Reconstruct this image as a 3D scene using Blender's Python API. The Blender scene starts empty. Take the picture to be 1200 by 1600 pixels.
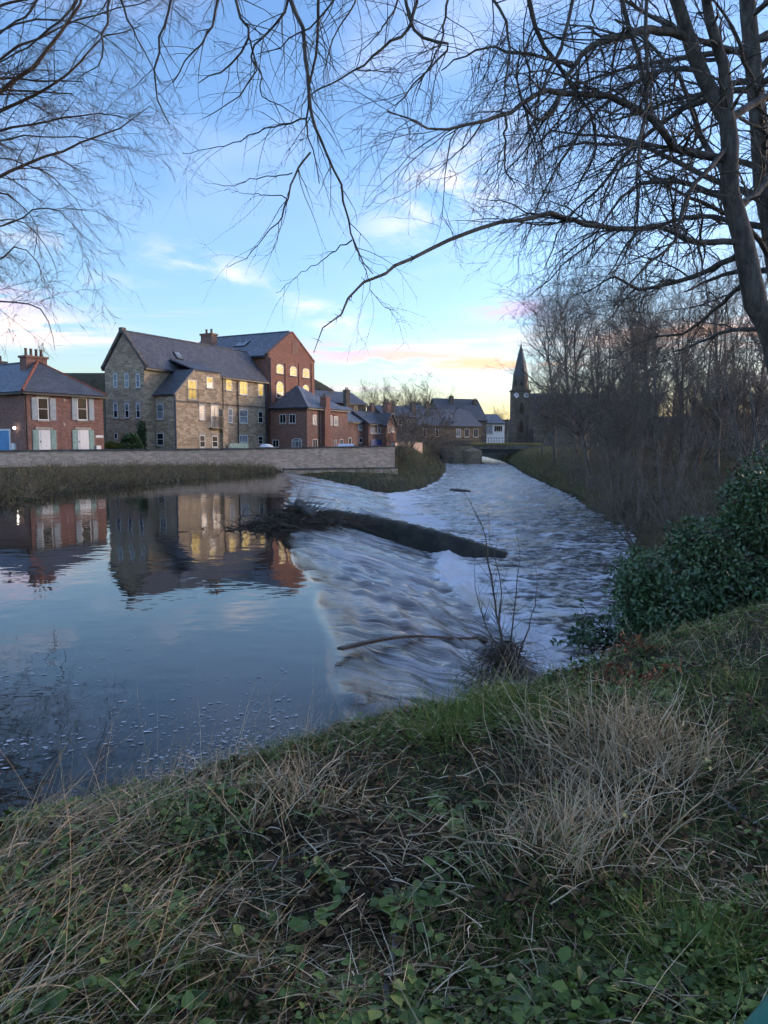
import bpy, math
import numpy as np
from mathutils import Vector

rng = np.random.default_rng(7)
sc = bpy.context.scene
COL = sc.collection

# ------------------------------------------------------------------ camera
F = 1200.0                       # focal length in photo pixels (photo 1200 x 1600)
PITCH = math.radians(5.0)
EYE = np.array([0.0, 0.0, 2.2])  # pool surface is z = 0
cam = bpy.data.cameras.new('camera')
cam.sensor_fit = 'VERTICAL'; cam.sensor_height = 36.0; cam.lens = 36.0 * F / 1600.0
cam.clip_start = 0.05; cam.clip_end = 4000.0
camo = bpy.data.objects.new('camera', cam); COL.objects.link(camo)
camo.location = EYE.tolist(); camo.rotation_euler = (math.pi / 2 - PITCH, 0, 0)
sc.camera = camo

# ------------------------------------------------------------------ sky and sun
SUN_AZ, SUN_EL = 68.0, 4.0       # azimuth clockwise from the viewing direction (+Y)
world = bpy.data.worlds.new('World'); sc.world = world; world.use_nodes = True


class NT:
    """small helper for node trees"""
    def __init__(s, tree): s.t = tree
    def new(s, typ, **kw):
        n = s.t.nodes.new(typ)
        for k, v in kw.items(): setattr(n, k, v)
        return n
    def put(s, sock, v):
        if isinstance(v, bpy.types.NodeSocket): s.t.links.new(v, sock)
        elif v is not None: sock.default_value = v
    def math(s, op, a, b=None, c=None, clamp=False):
        n = s.new('ShaderNodeMath', operation=op, use_clamp=clamp)
        for i, v in enumerate((a, b, c)): s.put(n.inputs[i], v)
        return n.outputs[0]
    def vmath(s, op, a, b=None):
        n = s.new('ShaderNodeVectorMath', operation=op)
        s.put(n.inputs[0], a)
        if b is not None: s.put(n.inputs[1], b)
        return n.outputs['Value'] if op in ('DOT_PRODUCT', 'LENGTH') else n.outputs[0]
    def comb(s, x, y, z=0.0):
        n = s.new('ShaderNodeCombineXYZ')
        for i, v in enumerate((x, y, z)): s.put(n.inputs[i], v)
        return n.outputs[0]
    def noise(s, vec, scale=1.0, detail=4.0, rough=0.55, dist=0.0):
        n = s.new('ShaderNodeTexNoise')
        if vec is not None: s.put(n.inputs['Vector'], vec)
        s.put(n.inputs['Scale'], scale); s.put(n.inputs['Detail'], detail)
        s.put(n.inputs['Roughness'], rough); s.put(n.inputs['Distortion'], dist)
        return n.outputs[0]
    def ramp(s, fac, a, b, lo=0.0, hi=1.0, smooth=True):
        n = s.new('ShaderNodeMapRange', interpolation_type='SMOOTHSTEP' if smooth else 'LINEAR')
        s.put(n.inputs[0], fac); n.inputs[1].default_value = a; n.inputs[2].default_value = b
        n.inputs[3].default_value = lo; n.inputs[4].default_value = hi
        return n.outputs[0]
    def mix(s, fac, a, b, blend='MIX'):
        n = s.new('ShaderNodeMix', data_type='RGBA', blend_type=blend)
        s.put(n.inputs[0], fac)
        for sock, v in ((n.inputs[6], a), (n.inputs[7], b)):
            if isinstance(v, (tuple, list)): v = (*v, 1.0) if len(v) == 3 else v
            s.put(sock, v)
        return n.outputs[2]


def build_world():
    t = NT(world.node_tree)
    bg = world.node_tree.nodes['Background']
    sky = t.new('ShaderNodeTexSky', sky_type='NISHITA')
    sky.sun_disc = False
    sky.sun_elevation = math.radians(SUN_EL); sky.sun_rotation = math.radians(SUN_AZ)
    sky.ozone_density = 3.0; sky.dust_density = 1.0; sky.air_density = 1.0
    col = t.mix(1.0, sky.outputs[0], (1.08, 0.955, 1.03), 'MULTIPLY')
    tc = t.new('ShaderNodeTexCoord').outputs['Generated']
    sep = t.new('ShaderNodeSeparateXYZ'); t.put(sep.inputs[0], tc)
    az = t.math('MULTIPLY', t.math('ARCTAN2', sep.outputs[0], sep.outputs[1]), 57.2958)
    el = t.math('MULTIPLY', t.math('ARCSINE', sep.outputs[2]), 57.2958)

    def blob(a0, e0, wa, we, tilt=0.0):
        da = t.math('SUBTRACT', az, a0)
        de = t.math('SUBTRACT', t.math('SUBTRACT', el, e0), t.math('MULTIPLY', da, tilt))
        q = t.math('ADD', t.math('POWER', t.math('ABSOLUTE', t.math('DIVIDE', da, wa)), 2.0),
                   t.math('POWER', t.math('ABSOLUTE', t.math('DIVIDE', de, we)), 2.0))
        return t.math('EXPONENT', t.math('MULTIPLY', q, -1.0))

    def layer(col, mask, colour, amount=1.0):
        return t.mix(t.math('MULTIPLY', mask, amount, clamp=True), col, tuple(10 * v for v in colour))
    n1 = t.noise(t.comb(t.math('MULTIPLY', az, 0.16), t.math('MULTIPLY', el, 0.42), 3.0), 1.0, 4, 0.6, 0.25)
    n2 = t.noise(t.comb(t.math('MULTIPLY', az, 0.22), t.math('MULTIPLY', el, 1.1), 9.0), 1.0, 4, 0.58)
    n3 = t.noise(t.comb(t.math('MULTIPLY', az, 0.05), t.math('MULTIPLY', el, 0.11), 5.0), 1.0, 3, 0.55)
    # thin lavender veil high up, all round
    veil = t.math('MULTIPLY', t.ramp(n3, 0.42, 0.7), t.ramp(el, 12, 26))
    col = layer(col, veil, (0.130, 0.148, 0.215), 0.6)
    # soft white wisps
    wis = t.ramp(n1, 0.40, 0.72)
    for a0, e0, wa, we, tilt, amt in ((4.6, 17.5, 5.0, 3.2, 0.35, 0.7), (-12.0, 12.2, 4.6, 0.95, -0.22, 0.62),
                                      (-4.6, 9.2, 2.8, 0.9, -0.25, 0.95), (-23.0, 13.6, 4.5, 1.0, -0.1, 0.5),
                                      (-20.5, 11.2, 3.6, 0.45, -0.06, 0.55)):
        col = layer(col, t.math('MULTIPLY', blob(a0, e0, wa, we, tilt), wis), (0.185, 0.172, 0.185), amt * 1.25)
    # low bands: pink edges, lilac bodies
    ban = t.ramp(n2, 0.36, 0.58)
    low = t.math('MULTIPLY', t.ramp(t.noise(t.comb(t.math('MULTIPLY', az, 0.05), t.math('MULTIPLY', el, 0.9), 1.0), 1.0, 3, 0.6), 0.52, 0.66),
                 t.math('MULTIPLY', t.ramp(el, 2.0, 4.5), t.ramp(el, 11.0, 6.5)))
    col = layer(col, low, (0.15, 0.125, 0.150), 0.55)
    for a0, e0, wa, we, tilt, c, amt in ((0.2, 6.45, 7.6, 0.55, -0.05, (0.175, 0.120, 0.110), 1.5),
                                         (8.5, 5.9, 6.0, 0.40, 0.0, (0.20, 0.125, 0.085), 1.4),
                                         (-3.6, 6.9, 2.6, 0.55, 0.0, (0.120, 0.112, 0.158), 1.2),
                                         (9.6, 9.6, 3.0, 0.85, 0.0, (0.120, 0.112, 0.165), 1.3),
                                         (-27.0, 9.4, 4.0, 0.9, 0.0, (0.135, 0.120, 0.165), 1.2),
                                         (-25.0, 7.6, 5.0, 1.0, 0.0, (0.215, 0.165, 0.150), 0.9),
                                         (24.0, 7.5, 12.0, 1.0, 0.0, (0.230, 0.140, 0.105), 1.0)):
        col = layer(col, t.math('MULTIPLY', blob(a0, e0, wa, we, tilt), ban), c, amt)
    t.put(bg.inputs[0], col)
    bg.inputs[1].default_value = 0.1


build_world()
world.cycles.sampling_method = 'MANUAL'; world.cycles.sample_map_resolution = 256
sl = bpy.data.lights.new('sun', 'SUN'); sl.energy = 0.32; sl.angle = math.radians(20); sl.color = (1.0, 0.78, 0.58)
so = bpy.data.objects.new('sun', sl); COL.objects.link(so)
_a, _e = math.radians(SUN_AZ), math.radians(SUN_EL + 3)
sd = Vector((math.sin(_a) * math.cos(_e), math.cos(_a) * math.cos(_e), math.sin(_e)))
so.rotation_euler = sd.to_track_quat('Z', 'Y').to_euler()

sc.view_settings.view_transform = 'Standard'; sc.view_settings.look = 'None'
sc.view_settings.exposure = 2.93; sc.view_settings.gamma = 1.0
sc.view_settings.use_curve_mapping = False
sc.render.engine = 'CYCLES'
sc.cycles.max_bounces = 4; sc.cycles.diffuse_bounces = 2; sc.cycles.glossy_bounces = 2
sc.cycles.use_adaptive_sampling = True; sc.cycles.adaptive_threshold = 0.02; sc.cycles.adaptive_min_samples = 8
sc.cycles.caustics_reflective = False; sc.cycles.caustics_refractive = False
sc.cycles.use_denoising = True

# ------------------------------------------------------------------ photo measurements -> places
CP, SP = math.cos(PITCH), math.sin(PITCH)


def ray(px, py):
    x, u = (px - 600) / F, (800 - py) / F
    return np.array([x, CP + u * SP, -SP + u * CP])


def at(px, py, Y):
    d = ray(px, py); return EYE + d * (Y / d[1])


def at_z(px, py, z):
    d = ray(px, py); return EYE + d * ((z - EYE[2]) / d[2])


def on_plane(px, py, p0, n):
    d = ray(px, py); return EYE + d * (np.dot(np.asarray(p0) - EYE, n) / np.dot(d, n))


# ------------------------------------------------------------------ helpers: objects and meshes
def tag(o, label=None, cat=None, group=None, kind=None):
    if label: o['label'] = label
    if cat: o['category'] = cat
    if group: o['group'] = group
    if kind: o['kind'] = kind
    return o


def empty(name, loc=(0, 0, 0), parent=None):
    o = bpy.data.objects.new(name, None); COL.objects.link(o); o.location = tuple(float(v) for v in loc)
    o.empty_display_size = 0.2
    if parent: o.parent = parent
    return o


def link(name, me, mat, parent=None, loc=None):
    o = bpy.data.objects.new(name, me); COL.objects.link(o)
    if mat is not None and not me.materials: me.materials.append(mat)
    if parent is not None:
        o.parent = parent
        # meshes are written in world space: undo the parents' placement
        p, off = parent, Vector((0, 0, 0))
        while p is not None:
            off += p.location; p = p.parent
        o.location = -off
    if loc is not None: o.location = loc
    return o


def np_mesh(name, V, Fc, smooth=False):
    V = np.ascontiguousarray(V, dtype=np.float32); Fc = np.ascontiguousarray(Fc, dtype=np.int32)
    me = bpy.data.meshes.new(name)
    n, k = Fc.shape
    me.vertices.add(len(V)); me.vertices.foreach_set('co', V.ravel())
    me.loops.add(n * k); me.loops.foreach_set('vertex_index', Fc.ravel())
    me.polygons.add(n)
    me.polygons.foreach_set('loop_start', np.arange(0, n * k, k, dtype=np.int32))
    me.polygons.foreach_set('loop_total', np.full(n, k, dtype=np.int32))
    if smooth: me.polygons.foreach_set('use_smooth', np.ones(n, dtype=bool))
    me.update(calc_edges=True)
    return me


class MB:
    """collects polygons; build() makes ONE mesh object"""
    def __init__(s): s.v, s.f = [], []
    def poly(s, pts):
        b = len(s.v); s.v += [tuple(map(float, p)) for p in pts]; s.f.append(tuple(range(b, b + len(pts)))); return s
    def hexa(s, p, a, b, c):
        p, a, b, c = (np.asarray(q, float) for q in (p, a, b, c))
        if np.dot(np.cross(a, b), c) < 0: a, b = b, a
        k = len(s.v)
        for q in (p, p + a, p + a + b, p + b): s.v.append(tuple(q))
        for q in (p, p + a, p + a + b, p + b): s.v.append(tuple(q + c))
        s.f += [(k, k + 3, k + 2, k + 1), (k + 4, k + 5, k + 6, k + 7)] + \
               [(k + i, k + (i + 1) % 4, k + 4 + (i + 1) % 4, k + 4 + i) for i in range(4)]
        return s
    def box(s, x0, x1, y0, y1, z0, z1):
        return s.hexa((x0, y0, z0), (x1 - x0, 0, 0), (0, y1 - y0, 0), (0, 0, z1 - z0))
    def prism(s, pts, c):
        """closed prism: polygon pts extruded by c"""
        pts = [np.asarray(p, float) for p in pts]; c = np.asarray(c, float); n = len(pts); k = len(s.v)
        nr = sum(np.cross(pts[i] - pts[0], pts[(i + 1) % n] - pts[0]) for i in range(1, n - 1))
        if np.dot(nr, c) < 0: pts = pts[::-1]
        s.v += [tuple(p) for p in pts] + [tuple(p + c) for p in pts]
        s.f.append(tuple(range(k + n - 1, k - 1, -1))); s.f.append(tuple(range(k + n, k + 2 * n)))
        s.f += [(k + i, k + (i + 1) % n, k + n + (i + 1) % n, k + n + i) for i in range(n)]
        return s
    def tube(s, pts, r, sides=8):
        pts = np.asarray(pts, float); r = np.broadcast_to(np.asarray(r, float), (len(pts),))
        V, Q = tubes(pts[None], r[None], sides); k = len(s.v)
        s.v += [tuple(v) for v in V]; s.f += [tuple(int(i) + k for i in q) for q in Q]
        s.f.append(tuple(k + i for i in range(sides))[::-1]); s.f.append(tuple(k + (len(pts) - 1) * sides + i for i in range(sides)))
        return s
    def build(s, name, mat, parent=None, smooth=False):
        me = bpy.data.meshes.new(name); me.from_pydata(s.v, [], s.f); me.update()
        if smooth: me.polygons.foreach_set('use_smooth', [True] * len(me.polygons))
        return link(name, me, mat, parent)


# ------------------------------------------------------------------ numpy noise, strands, leaves
_tab = np.random.default_rng(3).random((256, 256))


def vn(x, y):
    xi, yi = np.floor(x).astype(int), np.floor(y).astype(int)
    fx, fy = x - xi, y - yi
    fx = fx * fx * (3 - 2 * fx); fy = fy * fy * (3 - 2 * fy)
    a, b = _tab[xi & 255, yi & 255], _tab[(xi + 1) & 255, yi & 255]
    c, d = _tab[xi & 255, (yi + 1) & 255], _tab[(xi + 1) & 255, (yi + 1) & 255]
    return (a + (b - a) * fx) * (1 - fy) + (c + (d - c) * fx) * fy


def fbm(x, y, o=4, g=0.5):
    s, a, t = 0.0, 1.0, 0.0
    for i in range(o):
        s = s + a * vn(x * 2 ** i + 17.3 * i, y * 2 ** i + 5.1 * i); t += a; a *= g
    return s / t


def sstep(a, b, x):
    t = np.clip((x - a) / (b - a), 0, 1); return t * t * (3 - 2 * t)


def unit(v): return v / np.maximum(np.linalg.norm(v, axis=-1, keepdims=True), 1e-9)


def tubes(P, R, sides=3):
    """P (S,n,3) strands, R (S,n) radii -> verts, quads"""
    S, n = P.shape[:2]
    T = unit(np.gradient(P, axis=1))
    ref = np.where(np.abs(T[:, :1, 2:3]) > 0.8, np.array([1.0, 0.1, 0]), np.array([0, 0.1, 1.0]))
    A = unit(np.cross(T, np.broadcast_to(ref, T.shape))); B = np.cross(T, A)
    ang = np.arange(sides) * 2 * math.pi / sides
    V = P[:, :, None] + R[:, :, None, None] * (A[:, :, None] * np.cos(ang)[:, None] + B[:, :, None] * np.sin(ang)[:, None])
    idx = np.arange(S * n * sides).reshape(S, n, sides)
    a, b = idx[:, :-1], idx[:, 1:]
    Q = np.stack([a, np.roll(a, -1, 2), np.roll(b, -1, 2), b], -1).reshape(-1, 4)
    return V.reshape(-1, 3), Q


def ribbons(P, W, seed=0):
    """flat blades: P (S,n,3), W (S,n) widths"""
    S, n = P.shape[:2]; r = np.random.default_rng(seed)
    T = unit(np.gradient(P, axis=1))
    side = r.normal(size=(S, 1, 3)); side[..., 2] *= 0.3
    A = unit(np.cross(T, np.broadcast_to(side, T.shape)))
    V = np.stack([P - A * W[..., None] / 2, P + A * W[..., None] / 2], 2)
    idx = np.arange(S * n * 2).reshape(S, n, 2)
    Q = np.stack([idx[:, :-1, 0], idx[:, :-1, 1], idx[:, 1:, 1], idx[:, 1:, 0]], -1).reshape(-1, 4)
    return V.reshape(-1, 3), Q


def grow(start, d, L, r0, n, wander, trop, seed, taper=0.25):
    r = np.random.default_rng(seed); S = len(start)
    P = np.zeros((S, n, 3)); P[:, 0] = start; d = unit(np.array(d, float))
    trop = np.asarray(trop, float); step = (np.asarray(L) / (n - 1))[:, None]
    for i in range(1, n):
        d = unit(d + r.normal(size=(S, 3)) * wander + trop)
        P[:, i] = P[:, i - 1] + d * step
    R = np.asarray(r0)[:, None] * np.linspace(1, taper, n)[None]
    return P, R


def spawn(P, R, count, t0, t1, ang, lens, rk, n, wander, trop, seed, rmin=0.0, rmax=9.0):
    """new strands growing out of old ones"""
    r = np.random.default_rng(seed); S, m = P.shape[:2]
    Ls = np.linalg.norm(np.diff(P, axis=1), axis=2).sum(1)
    i = r.choice(S, size=count, p=Ls / Ls.sum()); t = r.uniform(t0, t1, count) * (m - 1)
    k = np.minimum(t.astype(int), m - 2); f = (t - k)[:, None]
    st = P[i, k] * (1 - f) + P[i, k + 1] * f; T = unit(P[i, k + 1] - P[i, k])
    rad = R[i, k] * (1 - f[:, 0]) + R[i, k + 1] * f[:, 0]
    q = unit(np.cross(T, r.normal(size=(count, 3))))
    a = np.radians(r.uniform(ang[0], ang[1], count))[:, None]
    d = T * np.cos(a) + q * np.sin(a)
    return grow(st, d, r.uniform(lens[0], lens[1], count), np.clip(rad * rk, rmin, rmax), n, wander, trop, seed + 1)


def resample(pts, rad, n=14, jit=0.0, seed=0):
    pts = np.asarray(pts, float); rad = np.asarray(rad, float)
    s = np.r_[0, np.cumsum(np.linalg.norm(np.diff(pts, axis=0), axis=1))]
    # Catmull-Rom through the points, then even steps
    u = np.linspace(0, s[-1], n); out = np.zeros((n, 3))
    ext = np.vstack([2 * pts[0] - pts[1], pts, 2 * pts[-1] - pts[-2]])
    for j, v in enumerate(u):
        k = min(max(np.searchsorted(s, v, 'right') - 1, 0), len(pts) - 2)
        t = (v - s[k]) / max(s[k + 1] - s[k], 1e-9)
        p0, p1, p2, p3 = ext[k:k + 4]
        out[j] = 0.5 * (2 * p1 + (p2 - p0) * t + (2 * p0 - 5 * p1 + 4 * p2 - p3) * t * t + (3 * p1 - p0 - 3 * p2 + p3) * t ** 3)
    if jit: out[1:-1] += np.random.default_rng(seed).normal(size=(n - 2, 3)) * jit
    return out, np.interp(u, s, rad)


def strands_obj(name, sets, mat, parent=None, sides=3, kind=None):
    Vs, Qs, k = [], [], 0
    for st in sets:
        P, R = st[0], st[1]; V, Q = tubes(P, R, st[2] if len(st) > 2 else sides)
        Vs.append(V); Qs.append(Q + k); k += len(V)
    me = np_mesh(name, np.vstack(Vs), np.vstack(Qs), smooth=True)
    o = link(name, me, mat, parent)
    if kind: o['kind'] = kind
    return o


def leaves(pos, d, nrm, L, W, fold=0.25):
    """six-point folded leaves: pos, direction, normal (N,3); L, W (N,)"""
    d = unit(d); s = unit(np.cross(d, nrm)); nn = np.cross(s, d)
    L = np.asarray(L)[:, None]; W = np.asarray(W)[:, None]
    p = [pos, pos + d * L * .35 + s * W * .5 + nn * W * fold, pos + d * L * .75 + s * W * .36 + nn * W * fold * .6,
         pos + d * L, pos + d * L * .75 - s * W * .36 + nn * W * fold * .6, pos + d * L * .35 - s * W * .5 + nn * W * fold]
    V = np.stack(p, 1).reshape(-1, 3); b = np.arange(len(pos))[:, None] * 6
    Q = np.concatenate([b + np.array([[0, 1, 2, 3]]), b + np.array([[0, 3, 4, 5]])], 0)
    return V, Q


# ------------------------------------------------------------------ materials
def new_mat(name):
    m = bpy.data.materials.new(name); m.use_nodes = True
    t = NT(m.node_tree); b = m.node_tree.nodes['Principled BSDF']
    return m, t, b


def wall_uv(t):
    g = t.new('ShaderNodeNewGeometry')
    tan = t.vmath('CROSS_PRODUCT', g.outputs['True Normal'], (0, 0, 1))
    tan = t.vmath('NORMALIZE', tan)
    u = t.vmath('DOT_PRODUCT', g.outputs['Position'], tan)
    sep = t.new('ShaderNodeSeparateXYZ'); t.put(sep.inputs[0], g.outputs['Position'])
    return u, sep.outputs[2], g.outputs['Position']


def bump(t, b, h, strength, dist):
    n = t.new('ShaderNodeBump'); n.inputs['Strength'].default_value = strength; n.inputs['Distance'].default_value = dist
    t.put(n.inputs['Height'], h); t.put(b.inputs['Normal'], n.outputs[0])


def mat_plain(name, c, rough=0.7, var=0.25, scale=3.0, spec=0.3, metal=0.0):
    m, t, b = new_mat(name)
    pos = t.new('ShaderNodeNewGeometry').outputs['Position']
    n = t.noise(pos, scale, 5, 0.6)
    lo = tuple(v * (1 - var) for v in c); hi = tuple(min(1, v * (1 + var)) for v in c)
    t.put(b.inputs['Base Color'], t.mix(t.ramp(n, 0.3, 0.7), lo, hi))
    b.inputs['Roughness'].default_value = rough; b.inputs['Specular IOR Level'].default_value = spec
    b.inputs['Metallic'].default_value = metal
    return m


def mat_masonry(name, c1, c2, c3, joint, bw, bh, offset=0.5, warp=0.06, grime=0.5, jw=0.02, bstr=0.6):
    """coursed brick or rubble: per-piece tones, joints and weathering"""
    m, t, b = new_mat(name)
    u, z, pos = wall_uv(t)
    wn = t.noise(pos, 1.7, 3, 0.6)
    off = t.math('MULTIPLY', t.math('SUBTRACT', wn, 0.5), warp)
    vec = t.comb(t.math('ADD', u, off), t.math('ADD', z, off), 0)
    br = t.new('ShaderNodeTexBrick'); t.put(br.inputs['Vector'], vec)
    br.inputs['Color1'].default_value = (0, 0, 0, 1); br.inputs['Color2'].default_value = (1, 1, 1, 1)
    br.inputs['Mortar'].default_value = (.5, .5, .5, 1)
    br.inputs['Scale'].default_value = 1.0; br.inputs['Mortar Size'].default_value = jw
    br.inputs['Brick Width'].default_value = bw; br.inputs['Row Height'].default_value = bh
    br.offset = offset
    tone = br.outputs['Color']; fac = br.outputs['Fac']
    sp = t.new('ShaderNodeSeparateColor'); t.put(sp.inputs[0], tone)
    rnd = sp.outputs[0]
    big = t.ramp(t.noise(pos, 0.35, 4, 0.6), 0.35, 0.68)
    fine = t.noise(pos, 9.0, 4, 0.65)
    col = t.mix(t.ramp(t.math('ADD', t.math('MULTIPLY', rnd, 0.75), t.math('MULTIPLY', fine, 0.4)), 0.2, 0.95), c1, c2)
    col = t.mix(t.math('MULTIPLY', t.ramp(t.noise(pos, 2.3, 5, 0.7), 0.52, 0.74), 0.8), col, c3)
    col = t.mix(t.math('MULTIPLY', fac, 0.75), col, joint)
    stain = t.ramp(t.noise(t.comb(t.math('MULTIPLY', u, 1.2), t.math('MULTIPLY', z, 0.18), 2.0), 1.0, 4, 0.6), 0.5, 0.8)
    col = t.mix(t.math('MULTIPLY', t.math('MAXIMUM', stain, t.math('MULTIPLY', big, 0.6)), grime), col,
                tuple(v * 0.45 for v in c1))
    t.put(b.inputs['Base Color'], col)
    b.inputs['Roughness'].default_value = 0.9; b.inputs['Specular IOR Level'].default_value = 0.15
    h = t.math('SUBTRACT', t.math('MULTIPLY', fine, 0.5), fac)
    bump(t, b, h, bstr, 0.02)
    return m


def mat_slate(name, c, var=0.35):
    m, t, b = new_mat(name)
    g = t.new('ShaderNodeNewGeometry')
    tan = t.vmath('NORMALIZE', t.vmath('CROSS_PRODUCT', g.outputs['True Normal'], (0, 0, 1)))
    up = t.vmath('CROSS_PRODUCT', g.outputs['True Normal'], tan)
    vec = t.comb(t.vmath('DOT_PRODUCT', g.outputs['Position'], tan), t.vmath('DOT_PRODUCT', g.outputs['Position'], up), 0)
    br = t.new('ShaderNodeTexBrick'); t.put(br.inputs['Vector'], vec)
    br.inputs['Color1'].default_value = (0, 0, 0, 1); br.inputs['Color2'].default_value = (1, 1, 1, 1); br.inputs['Mortar'].default_value = (0, 0, 0, 1)
    br.inputs['Scale'].default_value = 1.0; br.inputs['Mortar Size'].default_value = 0.012
    br.inputs['Brick Width'].default_value = 0.3; br.inputs['Row Height'].default_value = 0.24
    n = t.noise(g.outputs['Position'], 0.8, 5, 0.65)
    f = t.math('ADD', t.math('MULTIPLY', br.outputs['Color'], 0.45), t.math('MULTIPLY', n, 0.7))
    col = t.mix(t.ramp(f, 0.2, 0.95), tuple(v * (1 - var) for v in c), tuple(v * (1 + var) for v in c))
    moss = t.ramp(t.noise(g.outputs['Position'], 1.6, 6, 0.7), 0.62, 0.78)
    col = t.mix(t.math('MULTIPLY', moss, 0.5), col, (0.07, 0.075, 0.05))
    t.put(b.inputs['Base Color'], col)
    b.inputs['Roughness'].default_value = 0.55; b.inputs['Specular IOR Level'].default_value = 0.45
    bump(t, b, t.math('SUBTRACT', t.math('MULTIPLY', br.outputs['Color'], 0.4), br.outputs['Fac']), 0.5, 0.02)
    return m


def mat_bark(name, c, c2, scale=14.0):
    m, t, b = new_mat(name)
    pos = t.new('ShaderNodeNewGeometry').outputs['Position']
    st = t.vmath('MULTIPLY', pos, (1, 1, 0.3))
    n = t.noise(st, scale, 5, 0.65); n2 = t.noise(pos, 1.3, 3, 0.5)
    col = t.mix(t.ramp(n, 0.35, 0.68), c, c2)
    col = t.mix(t.math('MULTIPLY', t.ramp(n2, 0.5, 0.72), 0.5), col, tuple(v * 0.6 for v in c))
    t.put(b.inputs['Base Color'], col); b.inputs['Roughness'].default_value = 0.85
    b.inputs['Specular IOR Level'].default_value = 0.2
    bump(t, b, n, 0.5, 0.01)
    return m


def mat_leafy(name, cols, scale, rough=0.6, spec=0.3, trans=0.0):
    """per-leaf tones from a coarse-to-fine noise in space"""
    m, t, b = new_mat(name)
    g = t.new('ShaderNodeNewGeometry')
    rnd = g.outputs['Random Per Island']
    n = t.noise(g.outputs['Position'], scale, 3, 0.6)
    f = t.math('ADD', t.math('MULTIPLY', rnd, 0.6), t.math('MULTIPLY', n, 0.4))
    r = t.new('ShaderNodeValToRGB'); t.put(r.inputs[0], f)
    el = r.color_ramp.elements
    for i, c in enumerate(cols):
        p = 0.12 + 0.76 * i / max(1, len(cols) - 1)
        e = el[i] if i < 2 else el.new(p)
        e.position = p; e.color = (*c, 1)
    t.put(b.inputs['Base Color'], r.outputs[0])
    b.inputs['Roughness'].default_value = rough; b.inputs['Specular IOR Level'].default_value = spec
    if trans: b.inputs['Subsurface Weight'].default_value = 0.0
    return m


def mat_emit(name, c, s, base=(0.03, 0.025, 0.015)):
    m, t, b = new_mat(name)
    pos = t.new('ShaderNodeNewGeometry').outputs['Position']
    n = t.ramp(t.noise(pos, 1.1, 3, 0.5), 0.3, 0.7, 0.55, 1.15)
    b.inputs['Base Color'].default_value = (*base, 1); b.inputs['Emission Color'].default_value = (*c, 1)
    t.put(b.inputs['Emission Strength'], t.math('MULTIPLY', n, s)); b.inputs['Roughness'].default_value = 0.3; b.inputs['Specular IOR Level'].default_value = 0.1
    return m


M = {}
M['brick_house'] = mat_masonry('house brick', (0.21, 0.105, 0.085), (0.32, 0.175, 0.145), (0.16, 0.09, 0.08), (0.26, 0.19, 0.165), 0.23, 0.075, grime=0.35, jw=0.008, bstr=0.3)
M['brick_mill'] = mat_masonry('mill brick', (0.255, 0.115, 0.085), (0.36, 0.18, 0.135), (0.19, 0.10, 0.08), (0.28, 0.19, 0.155), 0.23, 0.075, grime=0.4, jw=0.008, bstr=0.3)
M['brick_dark'] = mat_masonry('weathered brick', (0.22, 0.12, 0.098), (0.34, 0.205, 0.165), (0.165, 0.105, 0.092), (0.28, 0.215, 0.185), 0.23, 0.075, grime=0.35, jw=0.008, bstr=0.3)
M['stone'] = mat_masonry('rubble stone', (0.30, 0.225, 0.155), (0.56, 0.445, 0.32), (0.19, 0.155, 0.12), (0.40, 0.325, 0.24), 0.52, 0.21, warp=0.34, grime=0.42, jw=0.03, bstr=0.9)
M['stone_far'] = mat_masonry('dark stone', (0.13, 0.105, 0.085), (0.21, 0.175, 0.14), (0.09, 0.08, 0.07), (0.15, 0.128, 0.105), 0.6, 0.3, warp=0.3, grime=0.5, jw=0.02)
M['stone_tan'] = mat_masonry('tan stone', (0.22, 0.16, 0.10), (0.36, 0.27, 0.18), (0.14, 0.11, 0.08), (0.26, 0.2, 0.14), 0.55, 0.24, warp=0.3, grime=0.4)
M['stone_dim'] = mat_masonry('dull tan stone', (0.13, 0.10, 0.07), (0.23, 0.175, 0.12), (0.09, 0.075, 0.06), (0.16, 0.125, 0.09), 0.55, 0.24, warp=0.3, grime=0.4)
M['wall_stone'] = mat_masonry('river wall stone', (0.56, 0.40, 0.30), (0.84, 0.63, 0.49), (0.45, 0.33, 0.25), (0.68, 0.51, 0.40), 0.38, 0.15, warp=0.22, grime=0.32, jw=0.018, bstr=0.9)
M['coping'] = mat_plain('coping stone', (0.13, 0.115, 0.105), 0.9, 0.4, 2.0)
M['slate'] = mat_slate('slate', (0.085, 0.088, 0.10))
M['slate_blue_and_lit'] = mat_slate('blue slate', (0.125, 0.135, 0.16))  # blue slate roofs; also painted-in light on slopes of plain slate roofs
M['tile_red'] = mat_plain('red ridge tile', (0.26, 0.09, 0.055), 0.8, 0.3, 4)
M['white'] = mat_plain('white painted joinery', (0.72, 0.72, 0.72), 0.5, 0.08, 6)
M['lintel'] = mat_plain('pale dressed stone', (0.36, 0.33, 0.28), 0.85, 0.25, 5)
M['sage'] = mat_plain('sage green shutter paint', (0.24, 0.36, 0.33), 0.6, 0.15, 4)
M['grey_shutter'] = mat_plain('grey shutter paint', (0.33, 0.38, 0.41), 0.6, 0.15, 4)
M['glass'] = mat_plain('dark window glass', (0.018, 0.02, 0.024), 0.12, 0.3, 0.8, spec=0.25)
M['glass_pale'] = mat_plain('window glass with blind and painted sky reflection', (0.21, 0.24, 0.27), 0.15, 0.45, 1.4, spec=0.2)  # pale base colour carries reflected sky as well as net curtains
M['glass_sunset_emit'] = mat_emit('window emitting mirrored sunset', (1.0, 0.66, 0.12), 0.115)  # emission stands in for sunset glow mirrored in the panes
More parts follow.
